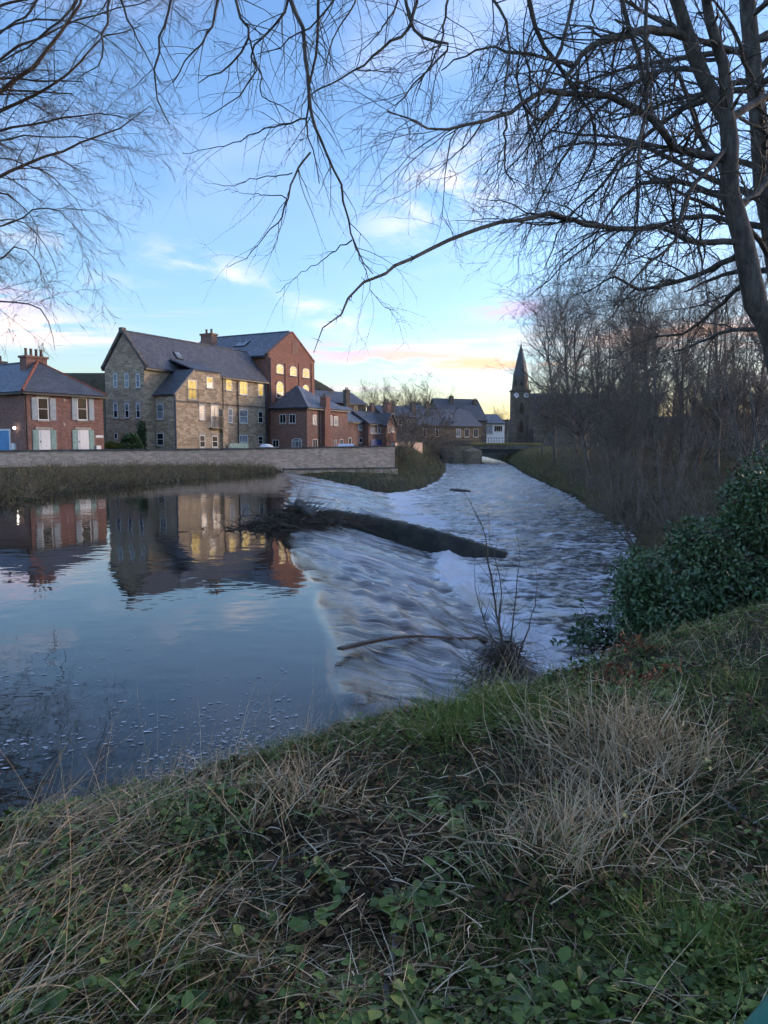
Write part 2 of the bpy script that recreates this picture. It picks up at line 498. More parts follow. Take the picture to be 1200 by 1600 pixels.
M['glass_sunset_emit2'] = mat_emit('arched window emitting mirrored sunset', (1.0, 0.72, 0.20), 0.115)  # same mirrored sunset put in as emission, for the arched panes
M['iron'] = mat_plain('black iron', (0.02, 0.02, 0.022), 0.5, 0.3, 5, spec=0.5)
M['pipe'] = mat_plain('dark blue-grey drainpipe', (0.06, 0.08, 0.11), 0.5, 0.2, 3)
M['blue_door'] = mat_plain('blue painted door', (0.09, 0.26, 0.50), 0.5, 0.15, 2)
M['navy_door'] = mat_plain('navy garage door', (0.03, 0.06, 0.20), 0.5, 0.15, 2)
M['pot'] = mat_plain('clay chimney pot', (0.18, 0.12, 0.085), 0.85, 0.3, 5)
M['timber'] = mat_plain('weathered timber', (0.075, 0.056, 0.042), 0.85, 0.4, 7)
M['car_white'] = mat_plain('white car paint', (0.65, 0.66, 0.68), 0.25, 0.04, 1, spec=0.6)
M['car_dark'] = mat_plain('dark car paint', (0.03, 0.035, 0.045), 0.25, 0.1, 1, spec=0.6)
M['rubber'] = mat_plain('tyre rubber', (0.02, 0.02, 0.02), 0.9, 0.2, 5)
M['green_rail'] = mat_plain('green painted rail', (0.02, 0.13, 0.085), 0.4, 0.2, 12, spec=0.5)
M['lamp'] = mat_emit('lit lamp glass', (1.0, 0.95, 0.85), 1.6)
M['yellow_steel'] = mat_plain('yellow painted steel', (0.34, 0.24, 0.07), 0.6, 0.3, 3)
M['concrete'] = mat_plain('grey concrete', (0.20, 0.20, 0.20), 0.9, 0.3, 1.5)
M['bark'] = mat_bark('grey bark', (0.062, 0.056, 0.050), (0.15, 0.135, 0.12))
M['bark_brown'] = mat_bark('brown bark', (0.10, 0.068, 0.048), (0.19, 0.13, 0.09))
M['bark_thicket'] = mat_bark('grey-brown twig bark', (0.115, 0.094, 0.078), (0.24, 0.20, 0.165), 6)
M['bark_pale'] = mat_bark('pale bark', (0.09, 0.085, 0.08), (0.19, 0.18, 0.17), 5)

# ================================================================== THE SETTING
RIGHT = np.array([(-40, -25), (-14, -6), (-7, 0.3), (-3.4, 3.0), (-2.0, 4.0), (-1.2, 4.75), (-.3, 5.4), (.6, 5.9), (1.15, 6.6), (1.75, 7.5),
                  (2.55, 9.0), (3.3, 11.3), (4.4, 14), (6, 19), (9.3, 28), (10.5, 38), (12.2, 50), (14, 66), (16.5, 90), (21, 125), (25, 160), (33, 270)], float)
LEFT = np.array([(-60, -25), (-30, 0), (-19, 12), (-15, 20), (-13.9, 28), (-14.2, 36), (-12, 48), (-9.8, 58.7), (-8, 59.5), (-5, 56.5), (-1.7, 53),
                 (1.2, 54), (3.2, 60), (5.5, 75), (8.5, 105), (11, 138), (14, 165), (20, 270)], float)
POLY = np.vstack([RIGHT, LEFT[::-1]])
CREST0, CREST1 = np.array([-.2, 5.9]), np.array([-8.6, 60.0])
CDIR = (CREST1 - CREST0) / np.linalg.norm(CREST1 - CREST0); CN = np.array([CDIR[1], -CDIR[0]])
WALL = np.array([(-52, 44), (-28, 56), (-9.9, 63.5), (0.85, 68.0)], float)


def seg_dist(x, y, pl):
    best = np.full(x.shape, 1e9)
    for (ax, ay), (bx, by) in zip(pl[:-1], pl[1:]):
        dx, dy = bx - ax, by - ay
        t = np.clip(((x - ax) * dx + (y - ay) * dy) / (dx * dx + dy * dy), 0, 1)
        best = np.minimum(best, np.hypot(x - ax - t * dx, y - ay - t * dy))
    return best


def in_poly(x, y, pl):
    c = np.zeros(x.shape, bool)
    for (ax, ay), (bx, by) in zip(pl, np.roll(pl, -1, 0)):
        hit = ((ay > y) != (by > y)) & (x < (bx - ax) * (y - ay) / (by - ay + 1e-12) + ax)
        c ^= hit
    return c


def crest_d(x, y):
    s = (x - CREST0[0]) * CDIR[0] + (y - CREST0[1]) * CDIR[1]
    return (x - CREST0[0]) * CN[0] + (y - CREST0[1]) * CN[1] + 0.10 * np.sin(s * 0.62 + 1.0) + 0.05 * np.sin(s * 1.7) + 0.25 * np.sin(s * 0.11)


def crest_s(x, y): return (x - CREST0[0]) * CDIR[0] + (y - CREST0[1]) * CDIR[1]


def water_z(x, y):
    """mean water level: pool, the sloping weir face, the lower river"""
    d = crest_d(x, y)
    w = 3.3 + np.clip(y - 12, 0, 50) * 0.10
    s = np.clip(d / w, 0, 1)
    prof = s ** 1.35
    drop = 1.15 + 0.15 * sstep(20, 140, y)
    return np.where(d > 0, -drop * prof, 0.0)


def wall_side(x, y):
    """distance behind the river wall (positive = street side)"""
    yy = np.interp(x, WALL[:, 0], WALL[:, 1]); return y - yy


def ground_z(x, y):
    x = np.asarray(x, float); y = np.asarray(y, float)
    dr, dl = seg_dist(x, y, RIGHT), seg_dist(x, y, LEFT)
    inside = in_poly(x, y, POLY)
    d = np.where(inside, -np.minimum(dr, dl), np.minimum(dr, dl))
    dd = np.maximum(d, 0)
    t = sstep(5.6, 9.5, y)
    # right bank
    zr = -1.15 * t * (1 - 0.0) + (0.72 + 1.75 * t) * (1 - np.exp(-dd / (0.75 + 1.3 * t))) + 0.035 * np.maximum(dd - 4, 0) * t
    zr = zr + 0.5 * sstep(14, 40, y) * sstep(2, 12, dd)
    # left bank, pool side and below the weir
    below = sstep(-0.5, 1.5, crest_d(x, y)) * sstep(40, 54, y)
    zl = 0.55 * (1 - np.exp(-dd / 2.6)) * (1 - below) + below * (-1.15 + 1.15 * (1 - np.exp(-dd / 3.2)))
    z = np.where(dr < dl, zr, zl)
    z = np.where(inside, water_z(x, y) - 0.12 - 0.5 * (1 - np.exp(np.minimum(d, 0) / 0.8)), z)
    ws = wall_side(x, y)
    street = (ws > 2.0) & (x < 1.2) & (~inside)
    z = np.where(street, 1.4, z)
    town = (~inside) & (dl < dr) & (x >= 1.2) & (y > 70)
    z = np.where(town, z + 2.3 * sstep(0.6, 4.2, dd) * sstep(75, 84, y), z)
    q = x / np.maximum(y, 1)
    A = 17 * sstep(0.02, -0.12, q) + 8 * sstep(0.12, 0.02, q) + 6 * sstep(0.22, 0.5, q)
    z = z + A * sstep(120, 270, y) + sstep(300, 900, y) * 6
    near = sstep(26, 8, np.hypot(x, y)) * sstep(0.0, 0.5, d)
    z = z + near * ((fbm(x * 1.6, y * 1.6, 4) - 0.5) * 0.20 + (fbm(x * 6, y * 6, 3) - 0.5) * 0.07)
    z = z + sstep(0.1, 1.5, d) * sstep(20, 40, np.hypot(x, y)) * (fbm(x * .5, y * .5, 4) - 0.5) * 0.35 * (~street)
    return z


def build_ground():
    r = np.r_[0.01, np.geomspace(0.25, 1500, 345)]
    a = np.radians(np.r_[np.linspace(-64, 64, 430), np.linspace(64, 296, 60)[1:-1]])
    Rg, Ag = np.meshgrid(r, a, indexing='ij')
    x, y = Rg * np.sin(Ag), Rg * np.cos(Ag)
    z = ground_z(x, y)
    V = np.stack([x, y, z], -1).reshape(-1, 3)
    nr, na = Rg.shape; idx = np.arange(nr * na).reshape(nr, na)
    A0, B0 = idx[:-1], idx[1:]
    Q = np.stack([A0, B0, np.roll(B0, -1, 1), np.roll(A0, -1, 1)], -1).reshape(-1, 4)
    me = np_mesh('ground', V, Q, smooth=True)
    m, t, b = new_mat('bank soil')
    pos = t.new('ShaderNodeNewGeometry').outputs['Position']
    n1 = t.noise(pos, 0.9, 6, 0.65); n2 = t.noise(pos, 11.0, 5, 0.7); n3 = t.noise(pos, 45.0, 3, 0.6)
    soil = t.mix(t.ramp(n2, 0.35, 0.7), (0.026, 0.019, 0.013), (0.075, 0.056, 0.038))
    turf = t.mix(t.ramp(n3, 0.3, 0.7), (0.022, 0.034, 0.014), (0.055, 0.062, 0.030))
    t.put(b.inputs['Base Color'], t.mix(t.ramp(n1, 0.42, 0.6), soil, turf))
    b.inputs['Roughness'].default_value = 0.95; b.inputs['Specular IOR Level'].default_value = 0.1
    bump(t, b, t.math('ADD', n2, t.math('MULTIPLY', n3, 0.5)), 0.8, 0.03)
    tag(link('ground', me, m), kind='structure')


build_ground()

# straight beam of masonry running down from the crest, and the debris: measured places
BEAM0 = at(512, 797, 24.6); BEAM1 = at(791, 866, 22.6)


def build_river():
    r = np.geomspace(2.6, 275, 600)
    a = np.radians(np.linspace(-66, 34, 560))
    Rg, Ag = np.meshgrid(r, a, indexing='ij')
    x, y = Rg * np.sin(Ag), Rg * np.cos(Ag)
    d, s = crest_d(x, y), crest_s(x, y)
    w = 3.3 + np.clip(y - 12, 0, 50) * 0.10
    q = d / w
    z = water_z(x, y)
    on = sstep(0.0, 0.14, q)                      # off the crest
    face = on * sstep(1.12, 0.9, q)               # on the weir face
    lower = sstep(0.85, 1.1, q)
    # ribs of water streaming down the face, fanning a little towards the viewer
    ss = s + d * 0.30 + (fbm(s * .5, d * .5, 3) - .5) * 1.1
    k = 1.0 + np.clip(y - 14, 0, 40) * 0.02
    rdg = 1 - np.abs(2 * fbm(ss * 1.5 / k + 31, d * 0.16, 3, .5) - 1)
    rib = (fbm(ss * 2.1 / k, d * 0.22, 3, .55) - .5) * 0.20 + (rdg - .7) * 0.22 + (vn(ss * 7.5 / k, d * 0.5) - .5) * 0.05
    chop_f = (fbm(x * 3.1, y * 3.1 + 9, 4, .6) - .5) * 0.10
    z = z + face * (rib * sstep(0.0, 0.5, q) * 1.25 + chop_f * 0.15)
    z = z + face * sstep(20, 13, y) * sstep(.05, .3, q) * 0.022 * np.sin(6.283 * (d / .52 + 1.4 * fbm(s * .8, d * .6, 3)))
    # small lips where the smooth crest first breaks
    lip = np.exp(-((q - 0.10 - 0.05 * (vn(s * 0.7, s * 0) - .5)) / 0.045) ** 2)
    z = z + lip * (vn(s * 1.6, s * 0 + 4) - .45) * 0.12
    # standing roller at the toe
    toe = 1.03 + 0.22 * (fbm(s * .45, s * 0 + 2, 3) - .5)
    rol = np.exp(-((q - toe) / 0.085) ** 2)
    tex = fbm(x * 4.2, y * 4.2, 5, .62)
    z = z + rol * (0.10 + 0.34 * (tex - .3)) * sstep(45, 20, y)
    # broken lower river
    big = (fbm(x * .30 + 3, y * .75, 3) - .5) * 0.20 + (fbm(x * 0.9, y * 2.1, 4, .6) - .5) * 0.17
    sharp = 1 - np.abs(2 * fbm(x * 0.75 + 40, y * 2.3, 4, .55) - 1)
    z = z + lower * (big + (sharp - .7) * 0.16) + lower * (fbm(x * 3.5, y * 7.0, 3, .6) - .5) * 0.07
    # foam cover
    streak = fbm(s * 2.6 / k + d * .8, d * .35, 4, .6)
    f_face = sstep(0.55, 0.80, streak) * 0.35 * sstep(0.05, 0.6, q) + 0.05 * sstep(0.5, 1.0, q)
    f_far = sstep(14, 30, y) * face * 0.22
    cr = fbm(x * .35, y * .6 + 11, 5, .62)
    cr2 = fbm(x * 1.3 + 7, y * 3.2 + 3, 4, .6)
    near_w = np.exp(-np.clip(q - 1.05, 0, 50) * w / 5.0)
    f_low = 0.09 + 0.16 * sstep(0.46, 0.70, cr) + 0.30 * sstep(0.74, 0.98, sharp) + 0.22 * sstep(.50, .75, cr2) + .22 * near_w
    after = np.exp(-np.clip(q - toe, 0, 9) / 0.22) * sstep(-0.12, 0.05, q - toe)
    foam = face * (f_face + f_far) + lower * f_low + 0.75 * rol * sstep(.3, .62, tex) + 0.5 * after * lower
    edge = np.exp(-((q - 0.03) / 0.03) ** 2) * sstep(16, 40, y) * 0.8
    foam = np.clip(foam + edge * on, 0, 1)
    dist = np.minimum(seg_dist(x, y, RIGHT), seg_dist(x, y, LEFT)); ins = in_poly(x, y, POLY)
    foam = np.clip(foam + lower * ins * np.exp(-dist / 0.35) * 0.3, 0, 1)
    keep = ins | (dist < 0.9)
    kq = keep[:-1, :-1] | keep[1:, :-1] | keep[:-1, 1:] | keep[1:, 1:]
    nr, na = Rg.shape; idx = np.arange(nr * na).reshape(nr, na)
    Q = np.stack([idx[:-1, :-1], idx[1:, :-1], idx[1:, 1:], idx[:-1, 1:]], -1)[kq]
    used = np.unique(Q); remap = np.zeros(nr * na, int); remap[used] = np.arange(len(used))
    V = np.stack([x, y, z], -1).reshape(-1, 3)[used]
    me = np_mesh('river', V, remap[Q], smooth=True)
    for nm, arr in (('foam', foam), ('broken', np.clip(face * 0.22 + lower, 0, 1)), ('face', face), ('along', ss / k), ('across', d)):
        at_ = me.attributes.new(nm, 'FLOAT', 'POINT'); at_.data.foreach_set('value', arr.ravel()[used].astype(np.float32))
    m, t, b = new_mat('river water')
    pos = t.new('ShaderNodeNewGeometry').outputs['Position']
    A = lambda n: t.new('ShaderNodeAttribute', attribute_name=n).outputs['Fac']
    fo, brk = A('foam'), A('broken')
    fine = t.noise(t.vmath('MULTIPLY', pos, (0.6, 1.3, 1.0)), 5.5, 6, 0.7)
    mid = t.noise(t.vmath('MULTIPLY', pos, (0.6, 1.5, 1.0)), 1.3, 5, 0.65)
    fac = t.ramp(t.math('ADD', fo, t.math('MULTIPLY', t.math('SUBTRACT', t.math('ADD', t.math('MULTIPLY', fine, 0.6), t.math('MULTIPLY', mid, 0.4)), 0.5), 1.9)), 0.36, 0.78)
    fac = t.math('MULTIPLY', fac, t.ramp(fo, 0.0, 0.12))
    fa, al, ac = A('face'), A('along'), A('across')
    st = t.noise(t.comb(t.math('MULTIPLY', al, 3.0), t.math('MULTIPLY', ac, 0.26), 0.0), 1.0, 3, 0.5, 0.3)
    st2 = t.noise(t.comb(t.math('MULTIPLY', al, 9.0), t.math('MULTIPLY', ac, 1.0), 4.0), 1.0, 4, 0.6, 0.3)
    rg = lambda n: t.math('SUBTRACT', 1.0, t.math('ABSOLUTE', t.math('SUBTRACT', t.math('MULTIPLY', n, 2.0), 1.0)))
    r1, r2 = rg(st), rg(st2)
    sfo = t.math('MULTIPLY', t.math('MAXIMUM', t.ramp(r1, .86, .98), t.math('MULTIPLY', t.ramp(r2, .86, .99), .4)), t.math('MULTIPLY', fa, t.ramp(fine, .30, .52, .35, 1.0)))
    sfo = t.math('MULTIPLY', sfo, t.ramp(ac, 0.1, 1.3, .35, 1.0))
    sh = rg(t.noise(t.vmath('MULTIPLY', pos, (0.55, 1.5, 1.0)), 1.5, 5, 0.6, 0.4))
    lfo = t.math('MULTIPLY', t.ramp(sh, .84, .97), t.math('MULTIPLY', t.math('SUBTRACT', brk, t.math('MULTIPLY', fa, .22)), t.ramp(fine, .38, .62)))
    fac = t.math('MAXIMUM', fac, t.math('MAXIMUM', t.math('MULTIPLY', sfo, .5), t.math('MULTIPLY', lfo, .8)))
    fcol = t.mix(t.ramp(t.noise(pos, 0.7, 3, .5), 0.45, 0.72), (0.68, 0.69, 0.72), (0.56, 0.51, 0.42))
    col = t.mix(fac, t.mix(t.math('MULTIPLY', fa, t.ramp(ac, 0.1, 1.5)), (0.020, 0.018, 0.014), (0.105, 0.105, 0.105)), fcol)  # weir face base paled to paint in a silvery sheen over aerated water
    t.put(b.inputs['Base Color'], col)
    b.inputs['IOR'].default_value = 1.33; b.inputs['Specular IOR Level'].default_value = 0.5
    t.put(b.inputs['Roughness'], t.math('ADD', t.math('MULTIPLY', fac, 0.55), t.math('ADD', 0.02, t.math('MULTIPLY', brk, 0.05))))
    # slow swell on the pool, chop elsewhere
    p1 = t.noise(t.vmath('MULTIPLY', pos, (0.9, 0.55, 1)), 1.0, 3, 0.5)
    p2 = t.noise(t.vmath('MULTIPLY', pos, (2.2, 3.2, 1)), 1.0, 2, 0.5)
    pool = t.math('ADD', t.math('MULTIPLY', p1, 0.008), t.math('MULTIPLY', p2, 0.0028))
    chop = t.math('MULTIPLY', t.math('ADD', t.math('ADD', t.math('MULTIPLY', fine, 0.05), t.math('MULTIPLY', sh, .05)), t.math('MULTIPLY', t.noise(pos, 16.0, 4, .65), 0.018)), brk)
    bn = t.new('ShaderNodeBump'); bn.inputs['Strength'].default_value = 1.0; bn.inputs['Distance'].default_value = 1.0
    rb = t.math('MULTIPLY', t.math('ADD', t.math('MULTIPLY', r1, .035), t.math('MULTIPLY', r2, .007)), fa)
    t.put(bn.inputs['Height'], t.math('ADD', t.math('ADD', pool, chop), rb)); t.put(b.inputs['Normal'], bn.outputs[0])
    tag(link('river', me, m), kind='structure')


build_river()


def build_flecks():
    """flecks of foam drifting on the pool"""
    r = np.random.default_rng(12); n = 6500
    px = r.uniform(-250, 620, n); py = 985 + 330 * r.power(1.6, n) + r.uniform(-70, 0, n) * (r.random(n) < .25)
    g = np.array([at_z(a, b, 0.0) for a, b in zip(px, py)])
    ca, sa = math.cos(.5), math.sin(.5); uu, vv = g[:, 0] * ca + g[:, 1] * sa, -g[:, 0] * sa + g[:, 1] * ca
    dens = .6 * fbm(uu * .5 + 3, vv * 2.6, 4) + .4 * fbm(g[:, 0] * .5, g[:, 1] * .4, 2)
    ok = (crest_d(g[:, 0], g[:, 1]) < -0.35) & in_poly(g[:, 0], g[:, 1], POLY) & (dens > .475 + .15 * r.random(n)) & (seg_dist(g[:, 0], g[:, 1], RIGHT) > .1)
    g = g[ok]; n = len(g)
    L = np.minimum(r.lognormal(-4.4, .5, n), .03); W = L * r.uniform(.22, .6, n); a = math.radians(28) + r.normal(0, .28, n)
    ang = np.linspace(0, 2 * math.pi, 7)[:-1]
    k = r.uniform(.6, 1.2, (n, 6))
    u, v = L[:, None] * np.cos(ang) * k, W[:, None] * np.sin(ang) * k
    X = g[:, :1] + u * np.cos(a)[:, None] - v * np.sin(a)[:, None]; Y = g[:, 1:2] + u * np.sin(a)[:, None] + v * np.cos(a)[:, None]
    V = np.stack([X, Y, np.full_like(X, 0.006)], -1).reshape(-1, 3)
    Q = np.arange(n * 6).reshape(n, 6)
    m = mat_plain('drifting foam', (0.42, 0.44, 0.47), 0.7, 0.35, 3)
    tag(link('foam_flecks', np_mesh('foam_flecks', V, Q), m), 'white flecks of foam drifting on the calm pool', 'foam', kind='stuff')


build_flecks()

# ================================================================== BUILDINGS ON THE FAR BANK
UP = np.array([0, 0, 1.0])
U_RIV = np.array([0.465, 0.885, 0.0]); U_RIV /= np.linalg.norm(U_RIV)     # along the river front, away from us
N_RIV = np.array([U_RIV[1], -U_RIV[0], 0.0])                              # out of the river front
STREET = 1.4


class Wall:
    """a vertical wall plane: p0 a point on it, u along it (seen left to right), n outward"""
    def __init__(s, p0, u, n=None):
        s.p0 = np.asarray(p0, float); s.u = unit(np.asarray(u, float))
        s.n = np.array([s.u[1], -s.u[0], 0.0]) if n is None else np.asarray(n, float)
        if np.dot(s.n, EYE - s.p0) < 0: s.n = -s.n
    def px(s, x, y): return on_plane(x, y, s.p0, s.n)


def bars(mb, c, u, n, w, h, nx, ny, fw=0.07, bw=0.035, out=0.03, dep=0.05):
    """window frame with glazing bars; c centre on the wall plane"""
    o = c + n * out
    def bar(a0, a1, b0, b1): mb.hexa(o + u * a0 + UP * b0 - n * dep, u * (a1 - a0), UP * (b1 - b0), n * dep)
    bar(-w / 2, -w / 2 + fw, -h / 2, h / 2); bar(w / 2 - fw, w / 2, -h / 2, h / 2)
    bar(-w / 2 + fw, w / 2 - fw, h / 2 - fw, h / 2); bar(-w / 2 + fw, w / 2 - fw, -h / 2, -h / 2 + fw)
    for i in range(1, nx): x = -w / 2 + w * i / nx; bar(x - bw / 2, x + bw / 2, -h / 2 + fw, h / 2 - fw)
    for j in range(1, ny):
        y = -h / 2 + h * j / ny
        for i in range(nx):
            a = -w / 2 + (fw if i == 0 else w * i / nx + bw / 2); b = -w / 2 + w * (i + 1) / nx - (bw / 2 if i < nx - 1 else 0)
            bar(a, b - (fw if i == nx - 1 else 0), y - bw * .6, y + bw * .6)


def window(root, W, x0, x1, y0, y1, glass='glass', nx=1, ny=2, lintel='lintel', sill='lintel', frame='white', minw=0.0, arch=False, low=None, name='window'):
    """a window whose outline on the wall spans photo pixels x0..x1, y0..y1"""
    pa, pb = W.px(x0, (y0 + y1) / 2), W.px(x1, (y0 + y1) / 2)
    xm = (x0 + x1) / 2; pt, pm = W.px(xm, y0), W.px(xm, y1)
    w = max(abs(np.dot(pb - pa, W.u)), minw); h = abs(pt[2] - pm[2]); c = (pt + pm) / 2
    mb = MB()
    if not arch:
        bars(mb, c, W.u, W.n, w, h, nx, ny)
    else:
        rise = 0.28 * h
        bars(mb, c - UP * rise / 2, W.u, W.n, w, h - rise, nx, ny)
        k = 8; o = c + W.n * 0.03; prev = None
        for i in range(k + 1):
            a = math.pi * i / k
            pout = o + W.u * (w / 2 * math.cos(a)) + UP * (h / 2 - rise + rise * math.sin(a))
            pin = o + W.u * ((w / 2 - .08) * math.cos(a)) + UP * (h / 2 - rise + (rise - .08) * math.sin(a))
            if prev is not None: mb.prism([prev[0], pout, pin, prev[1]], -W.n * 0.05)
            prev = (pout, pin)
    o = mb.build(name, M[frame], root)
    hh = h if not arch else h - 0.28 * h; cc = c if not arch else c - UP * 0.14 * h
    for j in range(ny):
        g = glass if not (low and j == 0) else low
        p = cc + W.n * 0.006 - W.u * w / 2 + UP * (-hh / 2 + hh * j / ny)
        MB().hexa(p - W.n * .012, W.u * w, UP * (hh / ny - 0.012), W.n * .012).build('pane', M[g], o)
    if arch:
        k = 8; q = c + W.n * 0.006
        MB().prism([q + W.u * (w / 2 * math.cos(math.pi * i / k)) + UP * (h / 2 - .28 * h + .28 * h * math.sin(math.pi * i / k)) for i in range(k + 1)], -W.n * .012).build('pane', M[glass], o)
    if lintel:
        if arch:
            k = 8; mb = MB(); prev = None
            for i in range(k + 1):
                a = math.pi * i / k
                f = lambda e: c + W.u * ((w / 2 + e) * math.cos(a)) + UP * (h / 2 - .28 * h + (.28 * h + e) * math.sin(a))
                cur = (f(.02), f(.17))
                if prev is not None: mb.prism([prev[0], prev[1], cur[1], cur[0]], W.n * .05)
                prev = cur
            mb.build('arch', M[lintel], o)
        else:
            MB().hexa(c - W.u * (w / 2 + .13) + UP * (h / 2 + .01), W.u * (w + .26), UP * .2, W.n * .06).build('lintel', M[lintel], o)
    if sill:
        MB().hexa(c - W.u * (w / 2 + .08) - UP * (h / 2 + .12), W.u * (w + .16), UP * .11, W.n * .11).build('sill', M[sill], o)
    return o, c, w, h


def slab_roof(root, quad, mat, name='roof', th=0.14):
    """one roof slope as a thin slab"""
    q = [np.asarray(p, float) for p in quad]
    n = unit(np.cross(q[1] - q[0], q[-1] - q[0]))
    if n[2] < 0: n = -n
    return MB().prism(q, n * th).build(name, M[mat], root)


def pots(root, parent, pts, h=0.55, r=0.14):
    for p in pts:
        p = np.asarray(p, float)
        MB().tube([p, p + UP * h * .8, p + UP * h], [r, r * .85, r * 1.05], 8).build('chimney_pot', M['pot'], parent)


def pipe(root, pts, r=0.06, mat='pipe'):
    return MB().tube(pts, r, 6).build('drainpipe', M[mat], root)


# ---------------------------------------------------------------- brick house with shutters
def brick_house():
    A = at(40, 700, 60.0); B = at(163, 700, 66.0)
    A[2] = B[2] = STREET
    u = unit((B - A) * [1, 1, 0]); wd = np.linalg.norm((B - A)[:2]); v = np.array([-u[1], u[0], 0])   # v away from us
    if v[1] < 0: v = -v
    ev = 6.22 - STREET; L = 13.0
    root = tag(empty('brick_house', A), 'red brick two-storey house with hipped slate roof and shuttered windows', 'house')
    MB().hexa(A - UP * .3, u * wd, v * L, UP * (ev + .3)).build('wall', M['brick_house'], root)
    oh = .28; zt = A + UP * ev
    a, b = zt - u * oh - v * oh, zt + u * (wd + oh) - v * oh
    c, d = zt + u * (wd + oh) + v * (L + oh), zt - u * oh + v * (L + oh)
    rise = 2.75; ap = zt + u * wd / 2 + v * wd / 2 + UP * rise; ap2 = zt + u * wd / 2 + v * (L - wd / 2) + UP * rise
    slab_roof(root, [a, b, ap], 'slate', 'roof')
    slab_roof(root, [d, a, ap, ap2], 'slate_blue_and_lit', 'roof')  # left slope paler: the light on it is put into the slate colour
    slab_roof(root, [b, c, ap2, ap], 'slate', 'roof')
    slab_roof(root, [c, d, ap2], 'slate', 'roof')
    MB().tube([a + UP * .16, ap + UP * .16], .13, 6).build('hip_tiles', M['tile_red'], root)
    MB().tube([b + UP * .16, ap + UP * .16], .10, 6).build('hip_tiles', M['tile_red'], root)
    MB().tube([ap + UP * .16, ap2 + UP * .16], .11, 6).build('ridge_tiles', M['slate'], root)
    MB().hexa(a - v * .02 - UP * .12, u * (wd + 2 * oh), -v * .12, UP * .12).build('gutter', M['iron'], root)
    MB().hexa(a - u * .02 - UP * .12, v * (L + 2 * oh), -u * .12, UP * .12).build('gutter', M['iron'], root)
    # chimney over the hip
    cb = at(52, 575, 65.0)
    ch = MB().hexa(cb - u * 0.9 - v * .45 - UP * 1.4, u * 1.9, v * .9, UP * 2.3).hexa(cb - u * 1.0 - v * .55 + UP * .78, u * 2.1, v * 1.1, UP * .18).build('chimney', M['brick_house'], root)
    for i in range(4):
        pots(root, ch, [cb + u * (-.62 + .46 * i) + UP * .95], .62, .13)
    c2 = at(1, 575, 72.0)
    ch = MB().hexa(c2 - u * .5 - v * .4 - UP * 1.6, u * 1.0, v * .8, UP * 2.2).build('chimney', M['brick_house'], root)
    pots(root, ch, [c2 + UP * .6], .5, .13)
    W = Wall(A, u)
    for x0, x1, s0, s1 in ((58.8, 75.5, (49.2, 58.6), (77.5, 87)), (120.5, 136, (112, 119.8), (138.5, 146.5))):
        o, c, w, h = window(root, W, x0, x1, 621.5, 656.5, 'glass', 1, 2)
        for sa, sb in (s0, s1):
            p, q = W.px(sa, 640), W.px(sb, 640); sw = np.dot(q - p, W.u)
            sh = MB().hexa(np.array([p[0], p[1], c[2] - h / 2]) + W.n * .01, W.u * sw, UP * h, W.n * .045)
            for k in range(9): sh.hexa(np.array([p[0], p[1], c[2] - h / 2 + .12 + k * (h - .2) / 9]) + W.u * .06 + W.n * .055, W.u * (sw - .12), UP * .10, W.n * .015)
            sh.build('shutter', M['grey_shutter'], root)
    for x0, x1, s0, s1 in ((60.5, 78.5, (51, 60.3), (79, 88)), (121.5, 138.5, (113, 121), (139, 147))):
        pa, pb = W.px(x0, 690), W.px(x1, 690); w = np.dot(pb - pa, W.u); top = W.px((x0 + x1) / 2, 672)[2]
        dr = MB().hexa(np.array([pa[0], pa[1], STREET]) + W.n * .01, W.u * w, UP * (top - STREET), W.n * .04)
        for k in range(2): dr.hexa(np.array([pa[0], pa[1], STREET + .25 + .95 * k]) + W.u * .18 + W.n * .05, W.u * (w - .36), UP * .75, W.n * .02)
        dr = dr.build('door', M['white'], root)
        MB().hexa(np.array([pa[0], pa[1], top + .02]) - W.u * .25, W.u * (w + .5), UP * .2, W.n * .08).build('lintel', M['lintel'], dr)
        MB().hexa(np.array([pa[0], pa[1], STREET + 1.0]) + W.u * .1 + W.n * .05, W.u * .05, UP * .12, W.n * .06).build('handle', M['iron'], dr)
        for sa, sb in (s0, s1):
            p, q = W.px(sa, 690), W.px(sb, 690); sw = np.dot(q - p, W.u)
            sh = MB().hexa(np.array([p[0], p[1], STREET]) + W.n * .01, W.u * sw, UP * (top - STREET), W.n * .045)
            for k in range(10): sh.hexa(np.array([p[0], p[1], STREET + .12 + k * (top - STREET - .2) / 10]) + W.u * .06 + W.n * .055, W.u * (sw - .12), UP * .12, W.n * .015)
            sh.build('shutter', M['sage'], root)
    for x, y in ((100, 625), (100, 663)):
        p = W.px(x, y); MB().tube([p, p + W.n * .05], .13, 10).build('wall_tie', M['lintel'], root)
    p = W.px(155, 682); MB().hexa(p - W.u * .35 - UP * .1, W.u * .75, UP * .2, W.n * .03).build('sign_board', M['white'], root)
    p = W.px(152, 699); MB().hexa(p - W.u * .2 - UP * .25, W.u * .45, UP * .4, W.n * .2).build('meter_box', M['white'], root)
    p = A - v * .02 + u * .1
    pipe(root, [p + UP * .1 - v * .08, p + UP * ev - v * .08], .06, 'iron')
    # left face
    W2 = Wall(A, v); W2.n = -u
    pa, pb = on_plane(16, 690, A, W2.n), on_plane(-14, 690, A, W2.n)
    w = np.linalg.norm((pb - pa)[:2]); top = on_plane(6, 673, A, W2.n)[2]; dirv = unit((pb - pa) * [1, 1, 0])
    gd = MB().hexa(np.array([pa[0], pa[1], STREET]) - u * .06, dirv * w, UP * (top - STREET), u * .05).build('garage_door', M['blue_door'], root)
